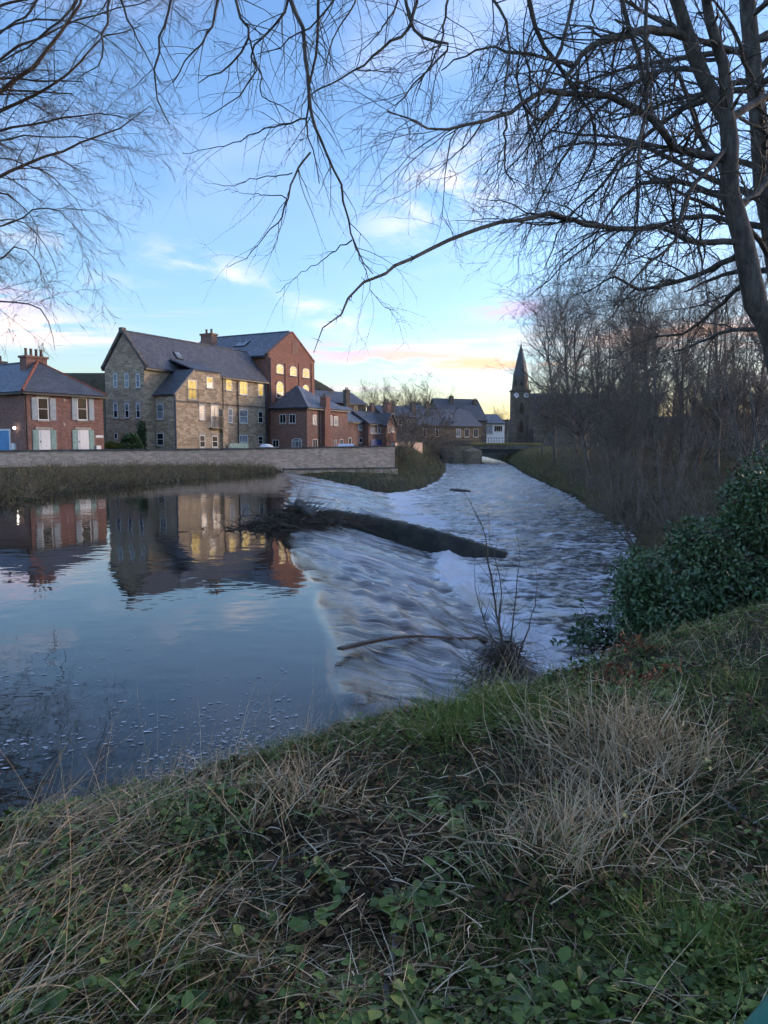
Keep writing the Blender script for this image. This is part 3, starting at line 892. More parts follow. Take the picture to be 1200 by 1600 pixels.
    MB().hexa(np.array([pa[0], pa[1], STREET]) - u * .09 - dirv * .14, dirv * .14, UP * (top - STREET + .12), u * .08).hexa(np.array([pa[0], pa[1], top + .0]) - u * .09, dirv * w, UP * .14, u * .08).build('door_frame', M['white'], gd)
    p = on_plane(27, 667, A, W2.n)
    br = MB().tube([p, p - u * .18 + UP * .1, p - u * .25], .025, 6).build('wall_lamp', M['iron'], root)
    MB().tube([p - u * .25, p - u * .25 - UP * .08, p - u * .25 - UP * .2], [.07, .12, .05], 8).build('lamp_glass', M['lamp'], br)
    p = on_plane(26, 697, A, W2.n); MB().hexa(p - UP * .28 - u * .18, dirv * .5, UP * .5, u * .17).build('meter_box', M['white'], root)
    return root


brick_house()


# ---------------------------------------------------------------- stone mill
GC = at(228, 700, 72.0); GC[2] = STREET               # river-side corner of the stone gable
def stone_mill():
    u, n = U_RIV, N_RIV; v = -n
    root = tag(empty('stone_mill', GC), 'long four-storey rubble stone mill with slate roof and projecting bay', 'mill')
    W, L = 5.05, 18.9
    ev = at(232, 572, 72.3)[2]; rz = at(198, 520, 73.2)[2]
    g0, g1 = GC, GC + v * W
    # gable-ended body as one prism
    prof = [g0 - UP * .4, g1 - UP * .4, g1 + UP * (ev - STREET), g0 + v * W / 2 + UP * (rz - STREET), g0 + UP * (ev - STREET)]
    MB().prism(prof, u * L).build('wall', M['stone'], root)
    e = 0.16
    R0, R1 = g0 + v * W / 2 + UP * (rz - STREET + .02) - u * .1, g0 + v * W / 2 + UP * (rz - STREET + .02) + u * (L - .2)
    E0 = g0 + UP * (ev - STREET) + n * .25 - UP * .25 - u * .1; E1 = E0 + u * (L + .05)
    slab_roof(root, [E0, E1, R1, R0], 'slate', 'roof')
    B0 = g1 + UP * (ev - STREET) - n * .25 - UP * .25 - u * .1; B1 = B0 + u * (L + .05)
    slab_roof(root, [B1, B0, R0, R1], 'slate', 'roof')
    MB().tube([R0 + UP * .16, R1 + UP * .16], .12, 6).build('ridge_tiles', M['slate'], root)
    # gable copings and kneeler at the apex
    for P, Q in ((g0 + UP * (ev - STREET) + n * .18 - UP * .15, R0), (g1 + UP * (ev - STREET) - n * .18 - UP * .15, R0)):
        d = unit(Q - P); k = unit(np.cross(d, u)); k = k if k[2] > 0 else -k
        MB().hexa(P - u * .14 + k * .05, Q - P, u * .34, k * .26).build('gable_coping', M['coping'], root)
    MB().hexa(R0 - u * .2 - v * .22 - UP * .05, u * .5, v * .44, UP * .5).build('apex_stone', M['coping'], root)
    MB().hexa(E0 - UP * .1 + n * .02, u * (L + .1), n * .12, UP * .12).build('gutter', M['iron'], root)
    # projecting bay
    q = 0.62; eb = 2.6; bw = 6.4
    K = GC + u * 1.25 + n * eb; bz = at(268, 616, 72.3)[2] - STREET; tz = at(298, 580, 74.6)[2] - STREET
    bay = [K - UP * .4, K + u * bw - UP * .4, K + u * bw + UP * tz, K + u * 2.6 + UP * tz, K + UP * bz]
    MB().prism(bay, -n * (eb - .02)).build('bay_wall', M['stone'], root)
    slab_roof(root, [K + UP * (bz - .12) - u * .2 + n * .12, K + UP * (bz - .12) - u * .2 - n * (eb + .5), K + u * 2.62 + UP * (tz + .05) - n * (eb + .5), K + u * 2.62 + UP * (tz + .05) + n * .12], 'slate', 'bay_roof')
    slab_roof(root, [K + u * 2.64 + UP * (tz + .02) + n * .12, K + u * (bw + .1) + UP * (tz + .02) + n * .12, K + u * (bw + .1) + UP * (tz + 1.15) - n * (eb + .5), K + u * 2.64 + UP * (tz + 1.15) - n * (eb + .5)], 'slate', 'bay_roof')
    MB().hexa(K + UP * (bz - .05) + n * .06 - u * .02, u * 2.6 + UP * (tz - bz), n * .07, UP * .12).build('verge_board', M['lintel'], root)
    MB().hexa(K + u * bw - UP * .4 + n * .005, u * .75, n * .28, UP * (at(350, 640, 78)[2] - STREET + .4)).build('buttress', M['stone'], root)
    pipe(root, [K - u * .1 + n * .05, K - u * .1 + n * .05 + UP * (bz - .1)], .09)
    # walls
    WG = Wall(GC, v)                         # gable, faces us and the left
    WB = Wall(K, n); WB.n = -u               # bay flank
    WF = Wall(K, u); WF.n = n                # bay front
    WR = Wall(GC, u); WR.n = n               # main front
    # string course of slightly proud stones
    a, b = WF.px(269, 627.5), WF.px(345, 632); MB().hexa(K + UP * (a[2] - STREET), u * bw, n * .06, UP * .16).build('string_course', M['coping'], root)
    a = WR.px(400, 637); MB().hexa(GC + u * (1.25 + bw) + UP * (a[2] - STREET), u * (L - 1.25 - bw), n * .06, UP * .16).build('string_course', M['coping'], root)
    for x in (180.2, 198.0, 215.6):
        window(root, WG, x - 3.0, x + 3.3, 584, 605.5, 'glass_pale', 1, 2, minw=.5)
        window(root, WG, x + .4 - 3.2, x + .4 + 3.4, 630, 653, 'glass_pale', 1, 2, minw=.5, low='glass')
        window(root, WG, x + 1 - 2.6, x + 1 + 2.6, 676.5, 686, 'glass', 1, 1, minw=.45, sill=None)
    window(root, WB, 245.3, 255.8, 631, 655, 'glass_pale', 1, 2)
    window(root, WB, 245.3, 256, 676.5, 696, 'glass', 1, 2)
    # bay front
    o, c, w, h = window(root, WF, 293.5, 307, 593.5, 624, 'glass_sunset_emit', 2, 2, lintel=None)
    bal = MB()
    for k in range(9): bal.hexa(c - u * (w / 2 + .1) + u * ((w + .2) * k / 8) - UP * h / 2 + n * .16, u * .03, n * .03, UP * .95)
    bal.hexa(c - u * (w / 2 + .12) - UP * (h / 2 - .95) + n * .15, u * (w + .24), n * .05, UP * .05)
    bal.build('balcony_rail', M['iron'], root)
    window(root, WF, 311.3, 319.8, 633.5, 656, 'glass_pale', 1, 2)
    o, c, w, h = window(root, WF, 329.5, 341, 634, 669, 'glass_pale', 2, 1)
    bal = MB(); z0 = -h / 2
    for k in range(11): bal.hexa(c - u * (w / 2 + .25) + u * ((w + .5) * k / 10) + UP * z0 + n * .42, u * .035, n * .035, UP * 1.1)
    bal.hexa(c - u * (w / 2 + .28) + UP * (z0 + 1.1) + n * .4, u * (w + .58), n * .07, UP * .06)
    bal.hexa(c - u * (w / 2 + .28) + UP * (z0 - .05) + n * .02, u * (w + .58), n * .45, UP * .07)
    bal.build('balcony_rail', M['iron'], root)
    window(root, WF, 311.8, 320.2, 680, 699, 'glass', 1, 2)
    window(root, WF, 331, 340.2, 681, 699, 'glass', 1, 2)
    window(root, WF, 322.3, 332.7, 589, 606.5, 'glass_sunset_emit', 1, 2, lintel=None, low='glass_pale')
    # main front
    window(root, WR, 352.8, 362.2, 592.5, 610, 'glass_sunset_emit', 1, 2, lintel=None)
    window(root, WR, 374.2, 386.6, 595.5, 617, 'glass_sunset_emit', 2, 2, lintel=None)
    window(root, WR, 403.3, 410.8, 600, 618.5, 'glass_sunset_emit', 1, 2, lintel=None)
    window(root, WR, 356.5, 363.3, 638.5, 660.5, 'glass_pale', 1, 2)
    window(root, WR, 374, 387, 640, 661.5, 'glass_pale', 1, 2)
    window(root, WR, 403.3, 410.6, 643, 661, 'glass', 1, 2)
    window(root, WR, 373.5, 387, 680, 691.5, 'glass_pale', 3, 1)
    window(root, WR, 403.3, 410.6, 681.5, 694, 'glass', 1, 2)
    p = GC + u * (L - .25) + n * .1
    pipe(root, [p, p + UP * (ev - STREET - .2)], .09)
    for f_ in (.42, .72):
        p = GC + u * (L * f_) + n * (.1 if f_ > .45 else eb + .1); pipe(root, [p, p + UP * (tz - .3)], .06, 'iron')
    # rooflight on the slope and a television aerial
    f = lambda a, b: E0 + (E1 - E0) * a + (R0 - E0) * b
    nr = unit(np.cross(E1 - E0, R0 - E0)); nr = nr if nr[2] > 0 else -nr
    rl = MB().hexa(f(.28, .38) + nr * .14, (E1 - E0) * .045, (R0 - E0) * .22, nr * .1).build('rooflight', M['iron'], root)
    MB().hexa(f(.284, .40) + nr * .245, (E1 - E0) * .037, (R0 - E0) * .18, nr * .012).build('pane', M['glass_pale'], rl)
    b0 = f(.10, .10)
    MB().tube([b0, b0 + UP * 2.0], .025, 5).tube([b0 + UP * 1.9 - u * .6, b0 + UP * 1.9 + u * .7], .02, 5).tube([b0 + UP * 1.6 - u * .2, b0 + UP * 1.6 + u * .5], .015, 5).build('aerial', M['concrete'], root)
    return root


stone_mill()


# ---------------------------------------------------------------- tall red brick mill
def red_mill():
    u, n = U_RIV, N_RIV; v = -n
    P = at(418, 700, 89.0); P[2] = STREET; P = P + n * .3
    root = tag(empty('brick_mill', P), 'tall red brick mill with gable, pilasters and arched windows with yellow sunset reflection painted as glow', 'mill')
    w = 9.6; Lb = 13.4
    ev = at(418, 554, 88.8)[2] - STREET; rz = at(457, 520, 93.0)[2] - STREET
    prof = [P - UP * .4, P + u * w - UP * .4, P + u * w + UP * ev, P + u * w / 2 + UP * rz, P + UP * ev]
    MB().prism(prof, v * Lb).build('wall', M['brick_mill'], root)
    r0, r1 = P + u * w / 2 + UP * (rz + .03) - n * .35, P + u * w / 2 + UP * (rz + .03) + v * (Lb + .2)
    a0 = P + UP * (ev - .2) - u * .3 - n * .35; a1 = a0 + v * (Lb - .2)
    b0 = P + u * (w + .3) + UP * (ev - .2) - n * .35; b1 = b0 + v * (Lb - .2)
    slab_roof(root, [a1, a0, r0, r1], 'slate_blue_and_lit', 'roof'); slab_roof(root, [b0, b1, r1, r0], 'slate', 'roof')
    for q in (P + UP * ev, P + u * w + UP * ev):
        ap = P + u * w / 2 + UP * rz; d = ap - q; k = unit(np.cross(unit(d), n)); k = k if k[2] > 0 else -k
        MB().hexa(q + n * .06 - k * .02 - v * .0, d, -n * .5, k * .22).build('gable_coping', M['brick_mill'], root)
    MB().tube([r0 + UP * .15 - n * .1, r1 + UP * .15], .13, 6).build('ridge_tiles', M['slate'], root)
    MB().hexa(a0 - UP * .12, a1 - a0, -u * .14, UP * .14).build('gutter', M['iron'], root)
    cb = at(326, 531, 94.0)
    ch = MB().hexa(cb - u * .5 - v * .9 - UP * 1.2, u * 1.0, v * 1.7, UP * 1.75).hexa(cb - u * .6 - v * 1.0 + UP * .5, u * 1.2, v * 1.9, UP * .2).build('chimney', M['brick_dark'], root)
    pots(root, ch, [cb - v * .45 + UP * .7, cb + v * .3 + UP * .7], .55, .15)
    W = Wall(P, u); W.n = n
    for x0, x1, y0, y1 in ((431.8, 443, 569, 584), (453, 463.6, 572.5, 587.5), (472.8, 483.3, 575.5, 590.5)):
        window(root, W, x0, x1, y0, y1, 'glass_sunset_emit2', 2, 2, arch=True, lintel='brick_dark', sill='coping')
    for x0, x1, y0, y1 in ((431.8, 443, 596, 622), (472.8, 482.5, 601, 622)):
        window(root, W, x0, x1, y0, y1, 'glass_sunset_emit2', 2, 2, arch=True, lintel='brick_dark', sill='coping', low='glass')
    for x in (425, 447.5, 468.5, 488):
        a = W.px(x, 620)
        MB().hexa(np.array([a[0], a[1], STREET]) - u * .28, u * .56, n * .10, UP * (W.px(x, 568)[2] - STREET)).build('pilaster', M['brick_mill'], root)
    a, b = W.px(456, 543), W.px(466, 543)
    MB().hexa(a - UP * .8, b - a, UP * 1.7, n * .05).build('blind_panel', M['brick_dark'], root)
    f = lambda s, t: a0 + (a1 - a0) * s + (r0 - a0) * t
    nr = unit(np.cross(a1 - a0, r0 - a0)); nr = nr if nr[2] > 0 else -nr
    rl = MB().hexa(f(.34, .46) + nr * .14, (a1 - a0) * .13, (r0 - a0) * .22, nr * .1).build('rooflight', M['iron'], root)
    MB().hexa(f(.35, .48) + nr * .245, (a1 - a0) * .11, (r0 - a0) * .18, nr * .012).build('pane', M['glass_pale'], rl)
    pipe(root, [P + n * .12 + u * .15, P + n * .12 + u * .15 + UP * (ev - .3)], .09)
    return root


red_mill()


# ---------------------------------------------------------------- low brick annexe in front of it
def annexe():
    u, n = U_RIV, N_RIV; v = -n
    K = at(480, 700, 86.0); K[2] = STREET
    root = tag(empty('brick_annexe', K), 'low two-storey brick annexe with hipped slate roof in front of tall brick mill', 'building')
    w, L = 5.0, 8.9; ev = at(480, 637, 86.0)[2] - STREET; ap_z = at(465, 603, 90)[2] - STREET
    MB().hexa(K - UP * .4, v * w, u * L, UP * (ev + .4)).build('wall', M['brick_dark'], root)
    oh = .25; z = K + UP * (ev - .05)
    a, b, c, d = z - v * oh - u * oh, z + v * (w + .05) - u * oh, z + v * (w + .05) + u * (L + oh), z - v * oh + u * (L + oh)
    p = z + v * w * .62 + u * 2.6 + UP * (ap_z - ev); p2 = z + v * w * .62 + u * (L - 2.4) + UP * (ap_z - ev - 0.9)
    slab_roof(root, [b, a, p], 'slate', 'roof'); slab_roof(root, [a, d, p2, p], 'slate_blue_and_lit', 'roof'); slab_roof(root, [d, c, p2], 'slate', 'roof'); slab_roof(root, [c, b, p, p2], 'slate', 'roof')
    MB().hexa(a - UP * .14 - v * .02, u * (L + 2 * oh), -v * .11, UP * .12).build('gutter', M['iron'], root)
    MB().hexa(a - UP * .14 - u * .02, v * (w + oh), -u * .11, UP * .12).build('gutter', M['iron'], root)
    WL = Wall(K, v); WL.n = -u
    WF = Wall(K, u); WF.n = n
    for x0, x1 in ((437, 447), (452, 462)): window(root, WL, x0, x1, 647, 661.5, 'glass', 2, 1, lintel=None)
    window(root, WL, 426, 436, 687, 699, 'glass', 2, 1, lintel=None, sill=None)
    window(root, WL, 456, 472, 684.5, 699, 'glass_pale', 3, 1, arch=True, lintel=None, sill=None)
    for x0, x1, y0, y1 in ((488.5, 494.5, 648, 663), (514, 519, 649, 664), (521.5, 528, 650.5, 664.5)): window(root, WF, x0, x1, y0, y1, 'glass_pale', 2, 1, lintel='brick_mill')
    for x0, x1, y0, y1 in ((488.5, 496, 686, 699), (507.5, 514.5, 688, 699), (522.5, 526, 687, 699), (531, 536, 686, 699)): window(root, WF, x0, x1, y0, y1, 'glass', 2, 1, lintel='brick_mill', sill=None)
    cb = WF.px(507, 640)
    ch = MB().hexa(np.array([cb[0], cb[1], STREET + .6]) - u * .6, u * 1.2, n * .45, UP * (ev - .4)).hexa(np.array([cb[0], cb[1], STREET + ev]) - u * .45 - n * .3, u * .9, n * .8, UP * 1.4).build('chimney', M['brick_mill'], root)
    pots(root, ch, [cb + UP * (STREET + ev + 1.4 - cb[2])], .35, .13)
    q = WF.px(498, 640); pipe(root, [np.array([q[0], q[1], STREET]) + n * .1, np.array([q[0], q[1], STREET + ev - .1]) + n * .1], .07, 'iron')
    return root


annexe()


# ---------------------------------------------------------------- river wall
def river_wall():
    root = tag(empty('river_wall', (-28, 56, 0)), 'long pale rubble stone river wall with dark coping', 'wall')
    tops = [1.68, 1.68, 1.82, 2.02]
    for i in range(3):
        p, q = np.array([*WALL[i], 0]), np.array([*WALL[i + 1], 0])
        d = unit(q - p); nn = np.array([d[1], -d[0], 0])
        m = MB(); k = len(m.v)
        a = [p + nn * .25, q + nn * .25, q - nn * .25, p - nn * .25]
        base = -0.9
        hs = (tops[i], tops[i + 1], tops[i + 1], tops[i])
        m.v += [tuple(x + UP * base) for x in a] + [tuple(x + UP * h) for x, h in zip(a, hs)]
        m.f += [(3, 2, 1, 0), (4, 5, 6, 7)] + [(j, (j + 1) % 4, 4 + (j + 1) % 4, 4 + j) for j in range(4)]
        m.build('wall', M['wall_stone'], root)
        # coping stones, each its own piece where they are large enough to tell apart
        L = np.linalg.norm(q - p); n = max(1, int(L / 1.1)); st = (q - p) / n
        for j in range(n):
            h = tops[i] + (tops[i + 1] - tops[i]) * j / n
            dz = (tops[i + 1] - tops[i]) / n
            jit = rng.uniform(-.012, .012)
            MB().hexa(p + st * j - nn * .31 + UP * (h + .003 + jit), st * .985 + UP * dz, nn * .62, UP * .13).build('coping_stone', M['coping'], root)
    p, q = np.array([*WALL[2], 0]), np.array([*WALL[3], 0]); d = unit(q - p); nn = np.array([d[1], -d[0], 0])
    MB().hexa(p + d * 1.5 + nn * .26 - UP * .9, d * (np.linalg.norm(q - p) - 1.4), nn * .45, UP * 1.02).build('footing', M['wall_stone'], root)
    MB().hexa(p + d * 1.5 + nn * .22 + UP * .14, d * (np.linalg.norm(q - p) - 1.4), nn * .55, UP * .1).build('footing_cap', M['coping'], root)
    # second stretch, set back beyond the end
    r2 = tag(empty('river_wall', (1, 80, 0)), 'shorter stone wall set back beyond the end of long river wall', 'wall')
    a, b = at(614, 700, 84), at(657, 700, 96)
    for zz, m2, e in ((0, 'wall_stone', .25),):
        dd = (b - a) * [1, 1, 0]; n2 = unit(np.array([dd[1], -dd[0], 0]))
        MB().hexa(np.array([a[0], a[1], -.3]) - n2 * e, dd, n2 * 2 * e, UP * 2.75).build('wall', M[m2], r2)
        MB().hexa(np.array([a[0], a[1], 2.453]) - n2 * .3, dd, n2 * .6, UP * .13).build('coping', M['coping'], r2)


river_wall()


# ---------------------------------------------------------------- houses further off
def cottage(name, label, px0, px1, D0, D1, y_eave, y_ridge, wall='brick_dark', roof='slate', depth=7.0, wins=(), door=None, gable_right=False, chim=(), cat='house', base=None):
    """a plain house whose front runs from pixel column px0 (at depth D0) to px1 (at depth D1)"""
    A, B = at(px0, 695, D0), at(px1, 695, D1); g = base if base is not None else STREET
    A[2] = B[2] = g
    u = unit((B - A) * [1, 1, 0]); w = np.linalg.norm((B - A)[:2]); v = np.array([-u[1], u[0], 0]); v = v if v[1] > 0 else -v
    root = tag(empty(name, A), label, cat)
    Dm = (D0 + D1) / 2; ev = at(px0, y_eave, D0)[2] - g; rz = at((px0 + px1) / 2, y_ridge, Dm + depth / 2)[2] - g
    if not gable_right:
        prof = [A - UP * .5, A + v * depth - UP * .5, A + v * depth + UP * ev, A + v * depth / 2 + UP * rz, A + UP * ev]
        MB().prism(prof, u * w).build('wall', M[wall], root)
        r0, r1 = A + v * depth / 2 + UP * (rz + .03) - u * .2, A + v * depth / 2 + UP * (rz + .03) + u * (w + .2)
        e0, e1 = A + UP * (ev - .15) - v * .25 - u * .2, A + UP * (ev - .15) - v * .25 + u * (w + .2)
        f0, f1 = A + UP * (ev - .15) + v * (depth + .25) - u * .2, A + UP * (ev - .15) + v * (depth + .25) + u * (w + .2)
        slab_roof(root, [e0, e1, r1, r0], roof); slab_roof(root, [f1, f0, r0, r1], roof)
        MB().hexa(e0 - UP * .1, e1 - e0, -v * .1, UP * .1).build('gutter', M['iron'], root)
    else:   # gable towards us
        prof = [A - UP * .5, A + u * w - UP * .5, A + u * w + UP * ev, A + u * w / 2 + UP * rz, A + UP * ev]
        MB().prism(prof, v * depth).build('wall', M[wall], root)
        r0, r1 = A + u * w / 2 + UP * (rz + .03) - v * .25, A + u * w / 2 + UP * (rz + .03) + v * (depth + .2)
        for sgn, E in ((-1, A), (1, A + u * w)):
            e0 = E + u * sgn * .25 + UP * (ev - .2) - v * .25; e1 = e0 + v * (depth + .4)
            slab_roof(root, [e0, e1, r1, r0], roof)
    W = Wall(A, u); W.n = -v
    for x0, x1, y0, y1, g2, nx in wins: window(root, W, x0, x1, y0, y1, g2, nx, 1, lintel=None)
    if door:
        x0, x1, y0, m2 = door; a, b = W.px(x0, 690), W.px(x1, 690)
        MB().hexa(np.array([a[0], a[1], g]) - v * .05, u * np.dot(b - a, u), UP * (W.px(x0, y0)[2] - g), v * .04).build('garage_door', M[m2], root)
    for cx, cy, dd, hh in chim:
        c = at(cx, cy, dd)
        ch = MB().hexa(c - u * .45 - v * .4 - UP * hh, u * .9, v * .8, UP * hh).hexa(c - u * .52 - v * .47 - UP * .22, u * 1.04, v * .94, UP * .15).build('chimney', M[wall], root)
        pots(root, ch, [c - u * .2, c + u * .2], .4, .12)
    return root


cottage('terraced_house', 'brick house with blue-grey slate roof beside low brick annexe', 541, 577, 98, 103, 658, 637, 'brick_dark', 'slate_blue_and_lit', 7,
        ((560, 566, 660, 672, 'glass_pale', 1), (544.5, 549, 684, 694, 'glass', 1), (561, 566, 684, 692, 'glass', 1)), chim=((579.5, 634, 106, 2.4),))
cottage('coach_house', 'dark-roofed house with navy garage door and band of upper windows', 576, 606, 101, 104, 661, 645, 'brick_dark', 'slate', 5.5,
        ((579, 583.5, 664, 677, 'glass_pale', 1), (585, 590, 664, 677, 'glass', 1), (591.5, 595, 664, 677, 'glass', 1), (597, 600.5, 664, 677, 'glass_pale', 1)), door=(579, 596, 686.5, 'navy_door'), chim=((604.5, 628, 107, 3.0),))
cottage('gabled_wing', 'narrow brick gable end standing right of the navy garage door', 604, 618.5, 102.5, 104.5, 664, 648, 'brick_mill', 'slate', 6,
        ((606.5, 610.5, 665, 676, 'glass', 1), (612, 615.5, 665, 675, 'glass_pale', 1)), gable_right=True)
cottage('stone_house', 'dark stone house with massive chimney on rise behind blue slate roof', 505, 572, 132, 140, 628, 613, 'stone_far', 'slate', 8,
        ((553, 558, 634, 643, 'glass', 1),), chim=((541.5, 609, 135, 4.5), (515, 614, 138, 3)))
cottage('long_house', 'long low tan stone building with dark roof by the bridge', 640, 752, 152, 163, 664, 641, 'stone_dim', 'slate', 9,
        ((661, 666, 670, 682, 'glass', 1), (680, 685, 670, 682, 'glass', 1), (713, 720, 670, 683, 'glass_pale', 2), (726, 733, 670, 683, 'glass', 2), (740, 747, 670, 683, 'glass', 2)), chim=((667, 630, 162, 3.6),))
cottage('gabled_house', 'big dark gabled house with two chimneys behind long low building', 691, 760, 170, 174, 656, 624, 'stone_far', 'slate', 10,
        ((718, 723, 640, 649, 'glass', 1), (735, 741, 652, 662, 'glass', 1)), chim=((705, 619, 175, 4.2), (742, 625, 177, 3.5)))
cottage('white_house', 'white fronted building with blue slate roof and dark window band beside church', 757, 788, 176, 178, 661, 648, 'white', 'slate_blue_and_lit', 8,
        ((760, 770, 664, 678, 'glass_pale', 3), (772, 785, 665, 674, 'glass', 4)))


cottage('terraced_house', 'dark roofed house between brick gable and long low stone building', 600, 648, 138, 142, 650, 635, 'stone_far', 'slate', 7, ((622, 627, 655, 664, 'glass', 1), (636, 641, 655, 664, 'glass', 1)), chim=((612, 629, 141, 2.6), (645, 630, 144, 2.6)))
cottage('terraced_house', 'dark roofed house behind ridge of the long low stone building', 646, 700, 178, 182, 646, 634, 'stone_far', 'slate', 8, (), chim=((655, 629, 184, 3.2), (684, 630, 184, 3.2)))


# ---------------------------------------------------------------- church
def church():
    D = 190.0; C = at(812, 690, D); C[2] = 2.0
    s = D / F
    root = tag(empty('church', C), 'dark stone church with tall pointed spire and clock tower beside the bridge', 'church')
    X = lambda px: (px - 600) * s; Z = lambda py: at(600, py, D)[2]
    st, sl_ = M['stone_far'], M['slate']
    tx0, tx1 = X(797.5), X(824.5); tw = tx1 - tx0; y0 = D - tw / 2; y1 = D + tw / 2; cx, cy = (tx0 + tx1) / 2, D
    tz = Z(612)
    MB().box(tx0, tx1, y0, y1, 0, tz).build('tower', st, root)
    b = MB()
    for sx in (tx0, tx1):
        for k, (zt, e) in enumerate(((Z(664), 1.15), (Z(640), .8), (Z(620), .45))): b.box(sx - e / 2 - .2, sx + e / 2 + .2, y0 - e, y0 - .003 * (k + 1), 0, zt)
    b.build('buttress', st, root)
    MB().box(tx0 - .2, tx1 + .2, y0 - .2, y1 + .2, tz, tz + .35).build('string_course', st, root)
    # octagonal belfry and spire
    def ring(r, z, n=8): return [np.array([cx + r * math.cos(math.pi / n + 2 * math.pi * i / n), cy + r * math.sin(math.pi / n + 2 * math.pi * i / n), z]) for i in range(n)]
    def loft(rs): 
        m = MB(); prev = None
        for r, z in rs:
            cur = ring(r, z)
            if prev is not None:
                for i in range(8): m.poly([prev[i], prev[(i + 1) % 8], cur[(i + 1) % 8], cur[i]])
            prev = cur
        m.poly(prev); return m
    loft([(tw * .52, tz + .35), (tw * .47, Z(598)), (tw * .43, Z(588))]).build('belfry', st, root)
    sp = loft([(tw * .46, Z(588)), (tw * .43, Z(586)), (tw * .24, Z(562)), (.05, Z(536))]).build('spire', M['slate'], root)
    MB().tube([(cx, cy, Z(537)), (cx, cy, Z(531))], .06, 5).build('finial', M['iron'], sp)
    for i in range(3):
        a = math.pi * 1.5 + (i - 1) * math.pi / 4
        d = np.array([math.cos(a), math.sin(a), 0]); e = np.array([-d[1], d[0], 0]); p = np.array([cx, cy, Z(604)]) + d * tw * .455
        MB().prism([p - e * .35, p + e * .35, p + e * .35 + UP * 1.3, p + UP * 1.8, p - e * .35 + UP * 1.3], d * .08).build('louvre_opening', M['iron'], root)
    for px in (802.3, 817.6):
        p = np.array([X(px), y0 - .05, Z(618.7)])
        cl = MB().tube([p, p - np.array([0, .12, 0])], .62, 16).build('clock_face', M['white'], root)
        MB().box(p[0] - .04, p[0] + .04, p[1] - .16, p[1] - .125, p[2], p[2] + .45).box(p[0], p[0] + .3, p[1] - .16, p[1] - .125, p[2] - .04, p[2] + .04).build('clock_hands', M['iron'], cl)
    for px, py in ((811, 640), (811, 668)):
        p = np.array([X(px), y0 - .02, Z(py)])
        MB().prism([p + [-.5, 0, -1.2], p + [.5, 0, -1.2], p + [.5, 0, .8], p + [0, 0, 1.7], p + [-.5, 0, .8]], (0, -.06, 0)).build('lancet_window', M['glass'], root)
    # nave: ridge running to the right
    x0, x1 = tx1 + .01, X(1010); ez, rz = Z(652), Z(614); nd = 9.0
    MB().prism([(x0, y0 + 1, 0), (x0, y0 + 1 + nd, 0), (x0, y0 + 1 + nd, ez), (x0, y0 + 1 + nd / 2, rz), (x0, y0 + 1, ez)], (x1 - x0, 0, 0)).build('nave', st, root)
    r0, r1 = np.array([x0, y0 + 1 + nd / 2, rz + .05]), np.array([x1, y0 + 1 + nd / 2, rz + .05])
    slab_roof(root, [np.array([x0, y0 + .7, ez - .2]), np.array([x1, y0 + .7, ez - .2]), r1, r0], 'slate', 'nave_roof')
    slab_roof(root, [np.array([x1, y0 + 1.3 + nd, ez - .2]), np.array([x0, y0 + 1.3 + nd, ez - .2]), r0, r1], 'slate', 'nave_roof')
    for px in (843, 858, 880, 905, 930, 955):
        p = np.array([X(px), y0 + .98, Z(668)])
        MB().prism([p + [-.55, 0, -1.6], p + [.55, 0, -1.6], p + [.55, 0, .8], p + [0, 0, 1.8], p + [-.55, 0, .8]], (0, -.05, 0)).build('lancet_window', M['glass_pale'], root)
    for px in (843, 858):     # small dormers
        p = np.array([X(px), y0 + 1.0, Z(645)])
        dm = MB().prism([p + [-.9, 0, -.9], p + [.9, 0, -.9], p + [.9, 0, .6], p + [0, 0, 1.5], p + [-.9, 0, .6]], (0, 3.0, 0)).build('dormer', M['stone_far'], root)
        MB().box(p[0] - .55, p[0] + .55, p[1] - .06, p[1] - .01, p[2] - .6, p[2] + .5).build('pane', M['glass_pale'], dm)
    # low aisle wall with a gabled porch in front
    MB().prism([(X(826), y0 - 3, 0), (X(826), y0 + .95, 0), (X(826), y0 + .95, Z(662)), (X(826), y0 - 3, Z(672))], (X(960) - X(826), 0, 0)).build('aisle', st, root)


church()


